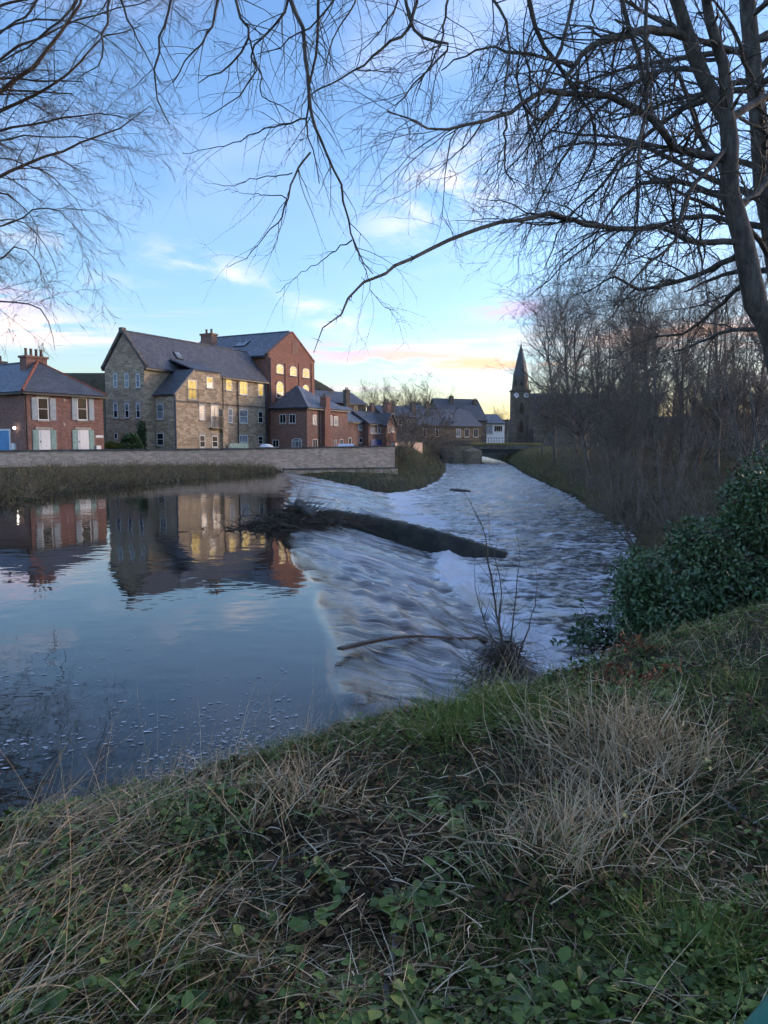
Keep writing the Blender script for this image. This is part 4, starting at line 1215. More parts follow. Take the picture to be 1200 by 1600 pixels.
# ---------------------------------------------------------------- bridge
def bridge():
    D = 145.0; s = D / F
    X = lambda px: (px - 600) * s; Z = lambda py: at(600, py, D)[2]
    root = tag(empty('bridge', (X(790), D, -1.3)), 'low flat river bridge on stone pier with yellowish deck edge', 'bridge')
    x0, x1 = X(640), X(905)
    MB().box(x0, x1, D, D + 9, Z(702), Z(694.3)).build('deck', M['stone_far'], root)
    MB().box(X(735), X(845), D - .12, D - .01, Z(694.5), Z(692)).build('edge_beam', M['yellow_steel'], root)
    MB().box(X(640), X(734.8), D - .1, D - .01, Z(700), Z(688)).build('parapet', M['stone_dim'], root)
    MB().box(X(735), x1, D + .3, D + .6, Z(702) - .7, Z(702) - .01).box(X(735), x1, D + 4, D + 4.3, Z(702) - .7, Z(702) - .01).build('girder', M['iron'], root)
    rail = MB()
    for i in range(46):
        x = X(650) + i * (X(845) - X(650)) / 45
        rail.box(x - .03, x + .03, D + .05, D + .11, Z(694.2), Z(694.2) + 1.15)
    rail.box(X(650), X(845), D + .04, D + .12, Z(694.2) + 1.15, Z(694.2) + 1.23).box(X(650), X(845), D + .05, D + .11, Z(694.2) + .6, Z(694.2) + .65)
    rail.build('railing', M['iron'], root)
    pr = MB().prism([(X(708), D - .6, -2), (X(738), D - .6, -2), (X(743), D + 4, -2), (X(738), D + 9, -2), (X(708), D + 9, -2)], (0, 0, Z(697) + 2)).build('pier', M['stone_tan'], root)
    # pointed cutwater with a conical cap
    c = np.array([X(738), D - .8, 0]); m = MB(); k = 10
    for i in range(k):
        a, b = math.pi + math.pi * i / k, math.pi + math.pi * (i + 1) / k
        pa, pb = c + [1.7 * math.cos(a), 1.9 * math.sin(a), -2], c + [1.7 * math.cos(b), 1.9 * math.sin(b), -2]
        m.poly([pa, pb, pb + UP * 3.1, pa + UP * 3.1]); m.poly([pa + UP * 3.1, pb + UP * 3.1, c + UP * (Z(699))])
    m.build('cutwater', M['stone_tan'], pr)
    MB().box(X(690), X(712), D - .5, D + 9, -2, Z(702) - .01).build('abutment', M['stone_far'], root)
    MB().box(X(838), X(905), D - .3, D + 9, -2, Z(702) - .01).build('abutment', M['stone_far'], root)


bridge()


# ---------------------------------------------------------------- cars and garden bits behind the wall
def car(loc, yaw, paint, label):
    root = tag(empty('parked_car', loc), label, 'car', 'cars parked behind the river wall')
    c, s = math.cos(yaw), math.sin(yaw); p = np.asarray(loc, float)
    T = lambda a: np.array([p[0] + a[0] * c - a[1] * s, p[1] + a[0] * s + a[1] * c, p[2] + a[2]])
    side = [(-2.1, .35), (2.05, .35), (2.12, .62), (2.0, .80), (1.15, .95), (.45, 1.42), (-1.2, 1.46), (-1.85, 1.0), (-2.12, .9)]
    m = MB(); m.prism([T((a, -.85, z)) for a, z in side], T((0, .85, 0)) - T((0, -.85, 0))); m.build('body', M[paint], root)
    for sg in (-1, 1):
        gl = [(.95, 1.0), (.42, 1.36), (-1.12, 1.39), (-1.6, 1.0)]
        MB().prism([T((a, sg * .86, z)) for a, z in gl], (T((0, sg * .87, 0)) - T((0, sg * .86, 0)))).build('side_window', M['glass'], root)
        for a in (-1.3, 1.35):
            w = MB().tube([T((a, sg * .72, .32)), T((a, sg * .9, .32))], .32, 14).build('wheel', M['rubber'], root)
            MB().tube([T((a, sg * .9, .32)), T((a, sg * .915, .32))], .19, 10).build('hub', M['concrete'], w)
    MB().prism([T((1.13, -.72, .99)), T((1.13, .72, .99)), T((.5, .66, 1.40)), T((.5, -.66, 1.40))], T((.02, 0, .015)) - T((0, 0, 0))).build('windscreen', M['glass'], root)
    for sg in (-1, 1): MB().hexa(T((2.06, sg * .62 - .15, .64)), T((.05, 0, 0)) - T((0, 0, 0)), T((0, .3, 0)) - T((0, 0, 0)), UP * .13).build('headlight', M['glass_pale'], root)


q = at(543, 700, 84); car((q[0], q[1], .85), 1.5, 'car_white', 'white car by the brick annexe, mostly hidden behind the wall')
q = at(639, 697, 98); car((q[0], q[1], 1.2), 1.2, 'car_white', 'white car behind the set-back stretch of wall')


# ================================================================== TREES
def px_limb(pts, r0, r1, n=14, jit=0.0, seed=0):
    """limb traced through measured points (px, py, depth); radii in metres at the two ends"""
    P = np.array([at(a, b, c) for a, b, c in pts]); return resample(P, np.linspace(r0, r1, len(P)), n, jit, seed)


def stack(limbs): return np.stack([l[0] for l in limbs]), np.stack([l[1] for l in limbs])


def knobbly(P, R, amp, seed):
    r = np.random.default_rng(seed); return P + r.normal(size=P.shape) * amp, R * r.uniform(.85, 1.2, R.shape)


def overhanging_tree():
    d = 9.0
    trunk = px_limb([(1290, 905, 9.2), (1272, 800, 9.1), (1245, 660, 9), (1200, 517, 9), (1180, 475, 9), (1170, 425, 9), (1160, 370, 9), (1146, 320, 9), (1137, 260, 9), (1140, 200, 9),
                     (1120, 155, 9), (1091, 100, 8.9), (1070, 35, 8.8), (1050, -15, 8.7), (1020, -120, 8.3), (960, -260, 7.6)], .155, .050, 34, .012, 1)
    root = tag(empty('overhanging_tree', trunk[0][0]), 'bare tree leaning in from right with grey trunk and long drooping branches', 'tree')
    strands_obj('trunk', [(trunk[0][None], trunk[1][None], 12)], M['bark'], root)
    big, mid = [], []
    L = lambda pts, a, b, n=14: mid.append(px_limb(pts, a, b, n, .012, len(mid) + 50))
    # second stem
    mid.append(px_limb([(1139, 215, 9), (1139, 160, 8.9), (1130, 100, 8.9), (1112, 45, 8.8), (1105, 0, 8.8), (1090, -90, 8.6)], .075, .045, 14, .01, 2))
    L([(1150, 378, 9), (1110, 377, 8.8), (1075, 375, 8.6), (1040, 354, 8.4), (995, 357, 8.2), (925, 355, 7.9), (880, 336, 7.6), (835, 340, 7.3), (750, 355, 7.0), (660, 395, 6.6), (600, 425, 6.3), (560, 448, 6.1), (530, 488, 5.9), (505, 520, 5.8), (490, 551, 5.7)], .038, .002, 30)
    L([(1085, 60, 8.9), (1025, 47, 8.6), (970, 60, 8.3), (920, 75, 8.1), (895, 105, 8), (880, 145, 7.9)], .05, .016)
    L([(895, 105, 8), (850, 92, 7.9), (790, 78, 7.7), (730, 82, 7.4), (690, 110, 7.2)], .02, .005)
    L([(1137, 250, 9), (1075, 240, 8.8), (1040, 210, 8.5), (995, 170, 8.3), (945, 150, 8.1), (880, 145, 7.8), (850, 140, 7.6), (810, 170, 7.4), (765, 186, 7.1), (715, 200, 6.9), (660, 197, 6.7), (605, 174, 6.5)], .048, .005, 24)
    L([(1140, 312, 9), (1100, 300, 9.2), (1065, 287, 9.3), (1015, 285, 9.2), (990, 296, 9.1), (950, 335, 9), (925, 380, 8.9)], .042, .008)
    L([(880, 145, 7.8), (866, 170, 7.7), (840, 186, 7.6), (816, 165, 7.5), (807, 120, 7.4), (812, 70, 7.4)], .02, .006)
    L([(790, 180, 7.2), (789, 260, 7.1), (805, 292, 7.0)], .012, .004)
    L([(1165, 390, 9), (1110, 420, 9.4), (1060, 440, 9.5), (1000, 450, 9.5), (960, 432, 9.4), (910, 460, 9.3)], .04, .006)
    L([(1012, -60, 8.2), (1008, 60, 8.0), (1010, 130, 8.0), (998, 240, 7.9), (995, 350, 7.9)], .022, .012)
    L([(925, -60, 7.8), (925, 0, 7.7), (926, 70, 7.7)], .016, .006)
    L([(960, -60, 8.2), (985, 60, 8.3), (1010, 150, 8.4), (1000, 225, 8.4), (960, 280, 8.3), (930, 350, 8.2)], .028, .006)
    L([(905, -40, 7.8), (880, 60, 7.7), (850, 132, 7.5), (825, 210, 7.4), (800, 245, 7.3)], .02, .005)
    L([(745, -50, 7.2), (795, 60, 7.3), (788, 130, 7.2), (778, 205, 7.1)], .016, .004)
    L([(705, -40, 7.0), (690, 60, 6.9), (650, 150, 6.7)], .013, .004)
    L([(820, -30, 7.8), (850, 70, 8), (900, 140, 8.2), (930, 200, 8.3), (922, 265, 8.3), (880, 330, 8.2)], .026, .005)
    L([(1130, 190, 9), (1180, 160, 9.3), (1230, 130, 9.6), (1290, 60, 9.8)], .05, .02)
    L([(1150, 330, 9), (1190, 290, 9.4), (1230, 210, 9.8), (1270, 120, 10)], .045, .02)
    L([(1135, 280, 9), (1090, 200, 9.6), (1060, 120, 10), (1010, 60, 10.2), (960, 30, 10.2)], .04, .012)
    L([(1170, 440, 9), (1120, 480, 9.5), (1070, 520, 9.8), (1010, 530, 9.9), (960, 560, 9.8)], .03, .005)
    L([(1137, 230, 9), (1080, 300, 8.4), (1050, 380, 8.0), (1000, 420, 7.8), (960, 480, 7.6)], .03, .005)
    L([(1120, 150, 9), (1050, 180, 9.6), (980, 240, 9.9), (930, 300, 10), (880, 350, 10), (850, 420, 10)], .035, .005)
    L([(1100, 110, 9), (1030, 110, 9.8), (960, 150, 10.2), (890, 230, 10.3), (850, 300, 10.2), (820, 380, 10)], .035, .005)
    # a limb arching overhead out of the frame, carrying the sprays that hang in from the top
    top = [np.array([trunk[0][-2], at(820, -330, 6.6), at(620, -300, 5.7), at(480, -200, 5.2), at(330, -160, 5.0), at(180, -130, 5.2)])]
    big.append(resample(top[0], np.array([.085, .07, .055, .042, .03, .018]), 20, .01, 9))
    O = []
    H = lambda pts, a, b, n=16, dd=4.9: O.append(px_limb([(p[0], p[1], p[2] if len(p) > 2 else dd) for p in pts], a, b, n, .006, len(O) + 90))
    H([(430, -190), (445, -60), (452, 0), (472, 40), (480, 100), (483, 165), (495, 210), (515, 245), (540, 325), (550, 370), (565, 405), (583, 428)], .017, .003, 26)
    H([(500, -200), (498, -60), (497, 0), (495, 65), (482, 140), (480, 190), (487, 225), (499, 287)], .013, .003, 20)
    H([(485, 238), (457, 285), (440, 340), (425, 355), (400, 385), (355, 418)], .007, .0016)
    H([(480, 185), (415, 202), (350, 227), (285, 240)], .006, .0014)
    H([(457, 270), (400, 280), (360, 290), (320, 285)], .004, .001)
    H([(447, 310), (420, 305), (390, 303), (350, 298)], .004, .001)
    H([(550, 375), (520, 395), (480, 420), (430, 458)], .005, .0012)
    H([(550, 370), (570, 420), (590, 470), (620, 485)], .004, .001)
    H([(483, 150), (530, 125), (575, 95), (600, 75), (640, 40), (660, -60)], .004, .012)
    H([(630, -120), (632, 0), (655, 55), (700, 68), (705, 72), (688, 92), (660, 120), (645, 130), (620, 165), (600, 155)], .012, .003, 20)
    H([(632, -20), (600, 40), (585, 60), (560, 85)], .007, .002)
    H([(300, -150), (270, 0), (250, 60), (243, 140), (255, 180), (265, 195)], .010, .0025)
    H([(180, -150), (170, 0), (160, 60), (155, 100), (120, 125)], .010, .0025)
    H([(340, -150), (340, 0), (320, 60), (290, 95), (270, 130)], .010, .003)
    H([(370, -150), (367, 0), (388, 55), (360, 100), (330, 115), (310, 130)], .011, .003)
    H([(388, 55), (400, 100), (410, 120), (410, 150), (440, 165), (470, 185)], .006, .002)
    H([(450, -100), (452, 0), (420, 50), (390, 80), (400, 120), (345, 170), (318, 185)], .010, .002)
    H([(560, -150), (520, 0), (440, 70), (400, 85)], .009, .002)
    H([(215, -140), (190, 0), (205, 40), (230, 90), (250, 130)], .009, .002)
    H([(560, -120), (555, 0), (520, 60), (505, 130)], .008, .002)
    H([(100, -130), (60, 0), (20, 40), (-30, 70)], .011, .004, dd=5.4)
    H([(130, -130), (120, 0), (60, 60), (0, 95), (-60, 120)], .011, .004, dd=5.6)
    strands_obj('limbs', [(l[0][None], l[1][None], 8) for l in big + mid] + [(l[0][None], l[1][None], 5) for l in O], M['bark'], root)
    # side branches and twigs
    Pm, Rm = np.stack([resample(p, r, 20)[0] for p, r in mid]), np.stack([resample(p, r, 20)[1] for p, r in mid])
    keep = [i for i in range(len(mid)) if i != 1]
    Pq, Rq = resample(mid[1][0][:14], mid[1][1][:14], 20)
    Pm = np.concatenate([Pm[keep], Pq[None]]); Rm = np.concatenate([Rm[keep], Rq[None]])
    b1 = spawn(Pm, Rm, 540, .12, 1, (30, 75), (.35, 1.25), .5, 8, .16, (-.05, -.02, -.10), 21, .004, .016)
    b2 = spawn(*b1, 2700, .15, 1, (25, 70), (.16, .60), .55, 6, .20, (-.03, 0, -.10), 22, .0026, .007)
    b3 = spawn(*b2, 6000, .2, 1, (25, 65), (.07, .28), .6, 4, .22, (0, 0, -.04), 23, .0018, .004)
    Po, Ro = np.stack([resample(p, r, 20)[0] for p, r in O]), np.stack([resample(p, r, 20)[1] for p, r in O])
    c1 = spawn(Po, Ro, 240, .1, 1, (20, 60), (.15, .58), .55, 7, .13, (-.02, 0, -.06), 24, .0012, .004)
    c2 = spawn(*c1, 480, .2, 1, (25, 60), (.06, .26), .6, 5, .14, (0, 0, -.03), 25, .0009, .002)
    # bud spurs along the long thorny branch
    Pl, Rl = mid[1]; sp = spawn(Pl[None], Rl[None], 70, .35, 1, (50, 90), (.015, .06), .5, 3, .1, (0, 0, .05), 26, .0025, .005)
    strands_obj('twigs', [knobbly(*b1, .004, 1), b2, b3, c1, c2, sp], M['bark'], root)


overhanging_tree()


def edge_tree():
    t = px_limb([(1262, 930, 11.5), (1250, 700, 11.4), (1222, 480, 11.3), (1203, 350, 11.2), (1192, 260, 11.2), (1182, 150, 11.1), (1172, 40, 11), (1160, -100, 11), (1150, -260, 11)], .15, .09, 24, .01, 3)
    root = tag(empty('edge_tree', t[0][0]), 'thicker straight grey trunk rising at the right edge of photo behind leaning tree', 'tree')
    strands_obj('trunk', [(t[0][None], t[1][None], 12)], M['bark'], root)
    r = np.random.default_rng(5)
    l1 = spawn(t[0][None], t[1][None], 26, .3, .95, (45, 80), (1.2, 3.4), .42, 14, .10, (-.06, .0, -.03), 31, .02, .05)
    l2 = spawn(*l1, 300, .15, 1, (30, 70), (.5, 1.4), .45, 8, .16, (0, 0, -.07), 32, .005, .015)
    l3 = spawn(*l2, 1600, .15, 1, (25, 70), (.2, .6), .5, 5, .2, (0, 0, -.05), 33, .003, .006)
    strands_obj('limbs', [(l1[0], l1[1], 6)], M['bark'], root); strands_obj('twigs', [l2, l3], M['bark'], root)


edge_tree()


def left_tree():
    D = 29.0; tx = -190
    base = at(tx, 770, D); base[2] = 0.7
    tr = resample(np.array([base, at(tx, 560, D), at(tx + 4, 350, D), at(tx, 120, D), at(tx + 30, -120, D), at(tx + 40, -420, D)]), np.array([.48, .40, .34, .26, .18, .05]), 20, .05, 4)
    root = tag(empty('birch_tree', base), 'big bare tree outside left edge with fine drooping brown branches over pool', 'tree')
    strands_obj('trunk', [(tr[0][None], tr[1][None], 12)], M['bark_brown'], root)
    lim = []
    L = lambda pts, a, b: lim.append(px_limb([(p[0], p[1], p[2] if len(p) > 2 else D) for p in pts], a, b, 18, .04, len(lim) + 70))
    L([(tx, 330), (-60, 190), (0, 142), (55, 100), (95, 50), (125, 5), (140, -60)], .15, .05)
    L([(tx, 300), (-60, 200), (0, 175), (65, 145), (110, 110), (160, 60), (220, 40)], .12, .02)
    L([(tx, 440), (-60, 300), (0, 277), (65, 247), (125, 225), (200, 190), (235, 165)], .12, .015)
    L([(tx, 320), (-50, 225), (0, 207), (50, 192), (115, 182), (180, 180), (232, 196)], .09, .012)
    L([(tx, 350), (-60, 240), (0, 217), (120, 215), (190, 232)], .08, .01)
    L([(tx, 480), (-60, 310), (0, 302), (30, 315), (60, 360), (52, 405)], .07, .01)
    L([(tx, 560), (-60, 430), (0, 405), (30, 385), (55, 410), (78, 450)], .07, .01)
    L([(tx, 600), (-60, 465), (0, 470), (65, 482), (80, 510), (86, 548)], .07, .01)
    L([(tx, 200), (-80, 60), (0, 10), (80, -10), (150, -50)], .10, .03)
    L([(tx, 260), (-60, 120), (0, 88), (60, 62), (120, 30), (200, 12), (280, -10)], .09, .015)
    L([(tx, 280), (-50, 90), (0, 45), (100, 30), (170, 62), (230, 120)], .08, .012)
    L([(tx, 380), (-60, 270), (0, 245), (60, 265), (110, 300), (130, 330)], .06, .01)
    L([(tx, 160), (-60, 20), (40, -40), (160, -40), (240, -10), (300, 40)], .08, .012)
    L([(tx, 520), (-70, 400), (-20, 350), (30, 345), (70, 380), (90, 430)], .06, .01)
    L([(tx, 420), (-60, 355), (10, 350, 28), (60, 325, 27), (100, 335, 27), (130, 370, 27)], .06, .01)
    L([(tx, 60), (-60, -80), (40, -120), (130, -110), (200, -70)], .08, .012)
    lim = [(p, q * .72) for p, q in lim]
    back = spawn(tr[0][None], tr[1][None], 26, .3, 1, (45, 80), (4, 9), .3, 18, .06, (0, 0, -.02), 41, .05, .11)
    strands_obj('limbs', [(l[0][None], l[1][None], 6) for l in lim] + [(back[0], back[1], 5)], M['bark_brown'], root)
    Pm, Rm = stack(lim)
    b1 = spawn(np.vstack([Pm, back[0]]), np.vstack([Rm, back[1]]), 520, .25, 1, (25, 60), (.9, 3.0), .45, 9, .10, (.03, 0, -.05), 42, .010, .03)
    b2 = spawn(*b1, 4200, .1, 1, (20, 60), (.4, 1.5), .5, 7, .13, (.02, 0, -.10), 43, .007, .011)
    b3 = spawn(*b2, 9500, .1, 1, (20, 60), (.2, .75), .6, 4, .16, (0, 0, -.10), 44, .0062, .009)
    strands_obj('twigs', [b1, b2, b3], M['bark_brown'], root)


left_tree()


# ---------------------------------------------------------------- generic bare trees, copied
def make_tree(name, h, stems, spread, seed, mat, lean=.12, n1=40, n2=420, n3=2600, n4=0, up=.05, tw=1.0, tm=None):
    r = np.random.default_rng(seed); root = empty(name)
    a = r.uniform(0, 2 * math.pi, stems); st = np.stack([np.cos(a), np.sin(a), 0 * a], 1) * r.uniform(0, .12 * stems ** .5, stems)[:, None] * h / 9
    d = np.stack([np.cos(a) * lean, np.sin(a) * lean, np.ones(stems)], 1)
    T = grow(st, d, h * r.uniform(.72, 1.0, stems), np.full(stems, h * .016) / stems ** .35, 12, .05, (0, 0, up), seed, .15)
    strands_obj('trunk', [(T[0], T[1], 7)], tm or mat, root)
    l1 = spawn(*T, n1, .22, .98, (28, 62), (h * .16 * spread, h * .42 * spread), .5, 9, .11, (0, 0, up), seed + 2, .01 * h / 9, .06)
    l2 = spawn(*l1, n2, .15, 1, (25, 58), (h * .06 * spread, h * .18 * spread), .5, 6, .13, (0, 0, up * .6), seed + 4, .0075 * tw, .03)
    l3 = spawn(*l2, n3, .1, 1, (22, 60), (h * .03 * spread, h * .085 * spread), .6, 4, .16, (0, 0, .02), seed + 6, .006 * tw, .012 * tw)
    sets = [l1, l2, l3]
    if n4: sets.append(spawn(*l3, n4, .1, 1, (25, 60), (h * .015, h * .04), .7, 3, .15, (0, 0, 0), seed + 8, .005 * tw, .008 * tw))
    strands_obj('crown', sets, mat, root)
    return root


def place(proto, loc, rz, s, label, cat, group=None, first=None, sz=None):
    """a copy of a thing with copies of its parts (mesh data shared)"""
    c = proto.copy(); COL.objects.link(c)
    c.location = tuple(float(v) for v in loc); c.rotation_euler = (0, 0, rz); c.scale = (s, s, sz or s)
    for ch in proto.children:
        k = ch.copy(); COL.objects.link(k); k.parent = c
    tag(c, label, cat, group); return c


def drop(root):
    for ch in list(root.children): bpy.data.objects.remove(ch)
    bpy.data.objects.remove(root)


def gz(x, y): return float(ground_z(np.array([x]), np.array([y]))[0])


bt = M['bark_thicket']; M['bark_dark'] = mat_bark('dark distant bark', (0.03, 0.026, 0.024), (0.06, 0.052, 0.048), 3)
PA = make_tree('bank_tree', 10, 1, 1.15, 101, bt, n1=46, n2=520, n3=3600)
PB = make_tree('bank_tree', 11, 4, .75, 111, bt, lean=.22, n1=60, n2=560, n3=3600, up=.09)
PC = make_tree('thicket_shrub', 4.2, 9, .9, 121, bt, lean=.55, n1=60, n2=460, n3=1700, up=.03, tw=1.0, tm=M['bark_pale'])
PD = make_tree('thicket_shrub', 3.4, 12, 1.0, 131, bt, lean=.7, n1=60, n2=400, n3=1400, up=-.01, tw=1.0)
PE = make_tree('skyline_tree', 12, 1, 1.1, 141, M['bark_dark'], n1=40, n2=300, n3=1500, tw=2.0)
PF = make_tree('skyline_tree', 12, 3, .8, 151, M['bark_dark'], lean=.2, n1=40, n2=300, n3=1500, up=.08, tw=2.0)

PW = make_tree('willow_bush', 4.5, 12, 1.0, 161, bt, lean=.6, n1=70, n2=420, n3=1500, up=.02, tw=2.0)

r_ = np.random.default_rng(77)
BANK = [  # pixel column, depth, top pixel row, proto, label
    (868, 74, 505, PA, 'spreading bare tree nearest the church spire'),
    (905, 60, 478, PA, 'broad bare tree second from the church spire on right bank'),
    (948, 52, 470, PB, 'upright many-stemmed bare tree third from the church spire'),
    (985, 44, 462, PA, 'spreading bare tree fourth from the church spire'),
    (1030, 40, 455, PB, 'tall many-stemmed bare tree rising from the middle of right bank thicket'),
    (1075, 33, 450, PB, 'slender-stemmed bare tree left of leaning trunk, behind the thicket'),
    (1120, 30, 452, PA, 'bare tree partly behind the lower leaning trunk'),
    (1165, 27, 440, PB, 'bare many-stemmed tree behind leaning trunk near right edge'),
    (1215, 24, 430, PA, 'bare tree cut by right edge of photo behind the thicket'),
    (1010, 66, 520, PA, 'smaller bare tree deep in the thicket behind the taller stems'),
    (1100, 55, 510, PB, 'small bare tree far back in the thicket on right bank'),
    (925, 46, 500, PA, 'forked bare tree standing right at the river edge'),
    (962, 37, 490, PB, 'bare multi-stemmed tree leaning over the lower river'),
    (1002, 30, 500, PA, 'bare spreading tree above the grassy river edge before the thicket'),
    (1052, 25, 520, PB, 'young bare tree just behind the evergreen bush'),
    (845, 98, 590, PA, 'small bare tree at the bridge end below the church'),
]
for i, (px, D, top, pr, lab) in enumerate(BANK):
    x = (px - 600) / F * D; z = gz(x, D)
    h = at(px, top, D)[2] - z; s = 1.06 * h / (10.3 if pr is PA else 10.6)
    place(pr, (x, D, z - .1), r_.uniform(0, 6.28), s, lab, 'tree', 'bare trees on the right bank')
n = 0
for i in range(50):
    D = r_.uniform(15, 46) if i < 38 else r_.uniform(46, 110)
    edge = np.interp(D, RIGHT[4:, 1], RIGHT[4:, 0])
    x = edge + 1.2 + r_.uniform(0, 1) ** 1.3 * (D * .60 - edge + 1)
    if x > D * .66 or (i % 5 in (0, 3)) or (D > 40 and x / D * F + 600 < 985): continue
    pr = PC if r_.random() < .6 else PD
    s = r_.uniform(.75, 1.35) * (1 if D > 20 else .8)
    place(pr, (x, D, gz(x, D) - .1), r_.uniform(0, 6.28), s, 'leafless grey-brown shrub in the tangled thicket on right bank', 'shrub', 'thicket shrubs on right bank')
for k, (t3, off, s3, lab) in enumerate(((13.3, .3, .8, 'bare shrub trailing twigs over the river beyond evergreen bush'), (14.4, .3, 1.1, 'twiggy shrub at the river edge under forked tree'),
                                       (15.2, .4, 1.1, 'low twiggy shrub by the river below the church'), (16.1, .4, 1.3, 'distant twiggy shrub at the river bend'))):
    i3 = int(t3); q3 = RIGHT[i3] * (1 - t3 + i3) + RIGHT[i3 + 1] * (t3 - i3); x = q3[0] + off
    place(PD, (x, q3[1], gz(x, q3[1]) - .1), r_.uniform(0, 6.28), s3, lab, 'shrub', 'shrubs at the river edge')
# willows and scrub on the left bank below the weir, by the bridge
for k, (px, D, s, lab) in enumerate(((640, 88, 1.35, 'grey leafless willow bush in front of long low stone building'), (668, 100, 1.55, 'tall leafless willow bush left of the bridge pier'),
                                     (690, 108, 1.1, 'low leafless bush beside bridge pier'), (622, 80, .9, 'small bare bush at the end of river wall'))):
    x = (px - 600) / F * D; place(PW, (x, D, gz(x, D) - .1), r_.uniform(0, 6), s, lab, 'bush', 'leafless bushes by the bridge')
# skyline
SKY = [(500, 205, 605), (518, 215, 603), (538, 230, 606), (566, 225, 600), (583, 215, 596), (600, 222, 598), (618, 230, 602), (634, 225, 599), (650, 235, 601), (668, 215, 594), (684, 240, 606),
       (110, 190, 588), (130, 200, 592), (150, 195, 590), (168, 205, 594), (90, 210, 592), (785, 260, 632), (520, 190, 612), (555, 200, 608)]
for k, (px, D, top) in enumerate(SKY):
    x = (px - 600) / F * D; z = gz(x, D); h = max(at(px, top, D)[2] - z, 3.0)
    ordn = ['first', 'second', 'third', 'fourth', 'fifth', 'sixth', 'seventh', 'eighth', 'ninth', 'tenth', 'eleventh', 'twelfth', 'thirteenth']
    row = sorted(j for j in range(len(SKY)) if (11 <= j <= 15) == (11 <= k <= 15) and j not in (9, 16)); row.sort(key=lambda j: SKY[j][0])
    nth = ordn[row.index(k)] if k in row else ''
    lab = {9: 'tall pale bare tree standing alone on the skyline above the long low building', 16: 'small dark tree on the skyline just left of church'}.get(k)
    grp = 'bare trees on the skyline behind the mills' if 11 <= k <= 15 else 'bare trees on the skyline over the town'
    place((PE, PF)[k % 2], (x, D, z - .2), r_.uniform(0, 6.28), h / 11.5, lab or (f'bare hill tree behind brick house and stone mill, {nth} from the left' if 11 <= k <= 15 else f'bare tree of the skyline row behind far houses, {nth} from the brick mill'), 'tree', grp)
for p in (PA, PB, PC, PD, PE, PF, PW): drop(p)

# ================================================================== BANKS, DEBRIS, FOREGROUND
def hit(px, py, far=40.0):
    """where the line of sight through a photo pixel meets the ground"""
    d = ray(px, py); t = np.geomspace(1.0, far, 700); P = EYE + d[None] * t[:, None]
    below = np.nonzero(P[:, 2] < ground_z(P[:, 0], P[:, 1]))[0]
    return P[below[0]] if len(below) else P[-1]


def scatter(n, r0, r1, a0, a1, seed, dmin=0.02, side=None):
    r = np.random.default_rng(seed)
    rad = np.exp(r.uniform(math.log(r0), math.log(r1), n)); a = np.radians(r.uniform(a0, a1, n))
    x, y = rad * np.sin(a), rad * np.cos(a)
    ok = (~in_poly(x, y, POLY)) & (np.minimum(seg_dist(x, y, RIGHT), seg_dist(x, y, LEFT)) > dmin)
    if side == 'right': ok &= seg_dist(x, y, RIGHT) < seg_dist(x, y, LEFT)
    x, y = x[ok], y[ok]; return np.stack([x, y, ground_z(x, y)], 1), r


def merge(parts):
    Vs, Qs, k = [], [], 0
    for V, Q in parts: Vs.append(V); Qs.append(Q + k); k += len(V)
    return np.vstack(Vs), np.vstack(Qs)


def blades(pos, r, L, W, lean, n=4, trop=(0, 0, -.18), wander=.08, head=None, seed=0):
    S = len(pos)
    d = np.stack([r.normal(0, lean, S), r.normal(0, lean, S), np.ones(S)], 1)
    if head is not None: d[:, :2] += np.asarray(head)
    P, _ = grow(pos, d, L, np.ones(S), n, wander, trop, seed)
    Wd = np.asarray(W)[:, None] * np.linspace(1, .15, n)[None]
    return ribbons(P, Wd, seed + 5)


MG = mat_leafy('green grass blades', [(0.034, 0.060, 0.013), (0.072, 0.125, 0.022), (0.13, 0.185, 0.04), (0.21, 0.23, 0.07)], 1.2, .6, .25)
MD = mat_leafy('dry grass stalks', [(0.14, 0.098, 0.055), (0.31, 0.235, 0.145), (0.50, 0.40, 0.265), (0.66, 0.56, 0.41)], 1.5, .75, .2)
ML = mat_leafy('fallen leaves', [(0.022, 0.014, 0.009), (0.055, 0.032, 0.018), (0.11, 0.062, 0.032), (0.24, 0.155, 0.08)], 2.0, .75, .2)
MC = mat_leafy('ground cover leaves', [(0.024, 0.042, 0.009), (0.060, 0.098, 0.017), (0.105, 0.155, 0.027), (0.18, 0.21, 0.045)], 2.0, .5, .35)
MH = mat_leafy('glossy evergreen leaves', [(0.018, 0.042, 0.014), (0.045, 0.090, 0.030), (0.085, 0.150, 0.055), (0.18, 0.24, 0.12)], 1.0, .3, .5)
MR = mat_leafy('rust coloured dead fronds', [(0.10, 0.03, 0.015), (0.20, 0.07, 0.03), (0.30, 0.13, 0.06)], 3.0, .7, .2)
MS = mat_leafy('brown bank scrub', [(0.075, 0.055, 0.032), (0.14, 0.108, 0.062), (0.21, 0.17, 0.10), (0.33, 0.26, 0.17)], .4, .8, .15)
MT = mat_leafy('pale bank grass', [(0.07, 0.08, 0.03), (0.14, 0.13, 0.055), (0.25, 0.21, 0.115), (0.38, 0.31, 0.19)], .3, .8, .15)


def stuff(name, parts, mat, label, cat):
    V, Q = merge(parts); return tag(link(name, np_mesh(name, V, Q), mat), label, cat, kind='stuff')


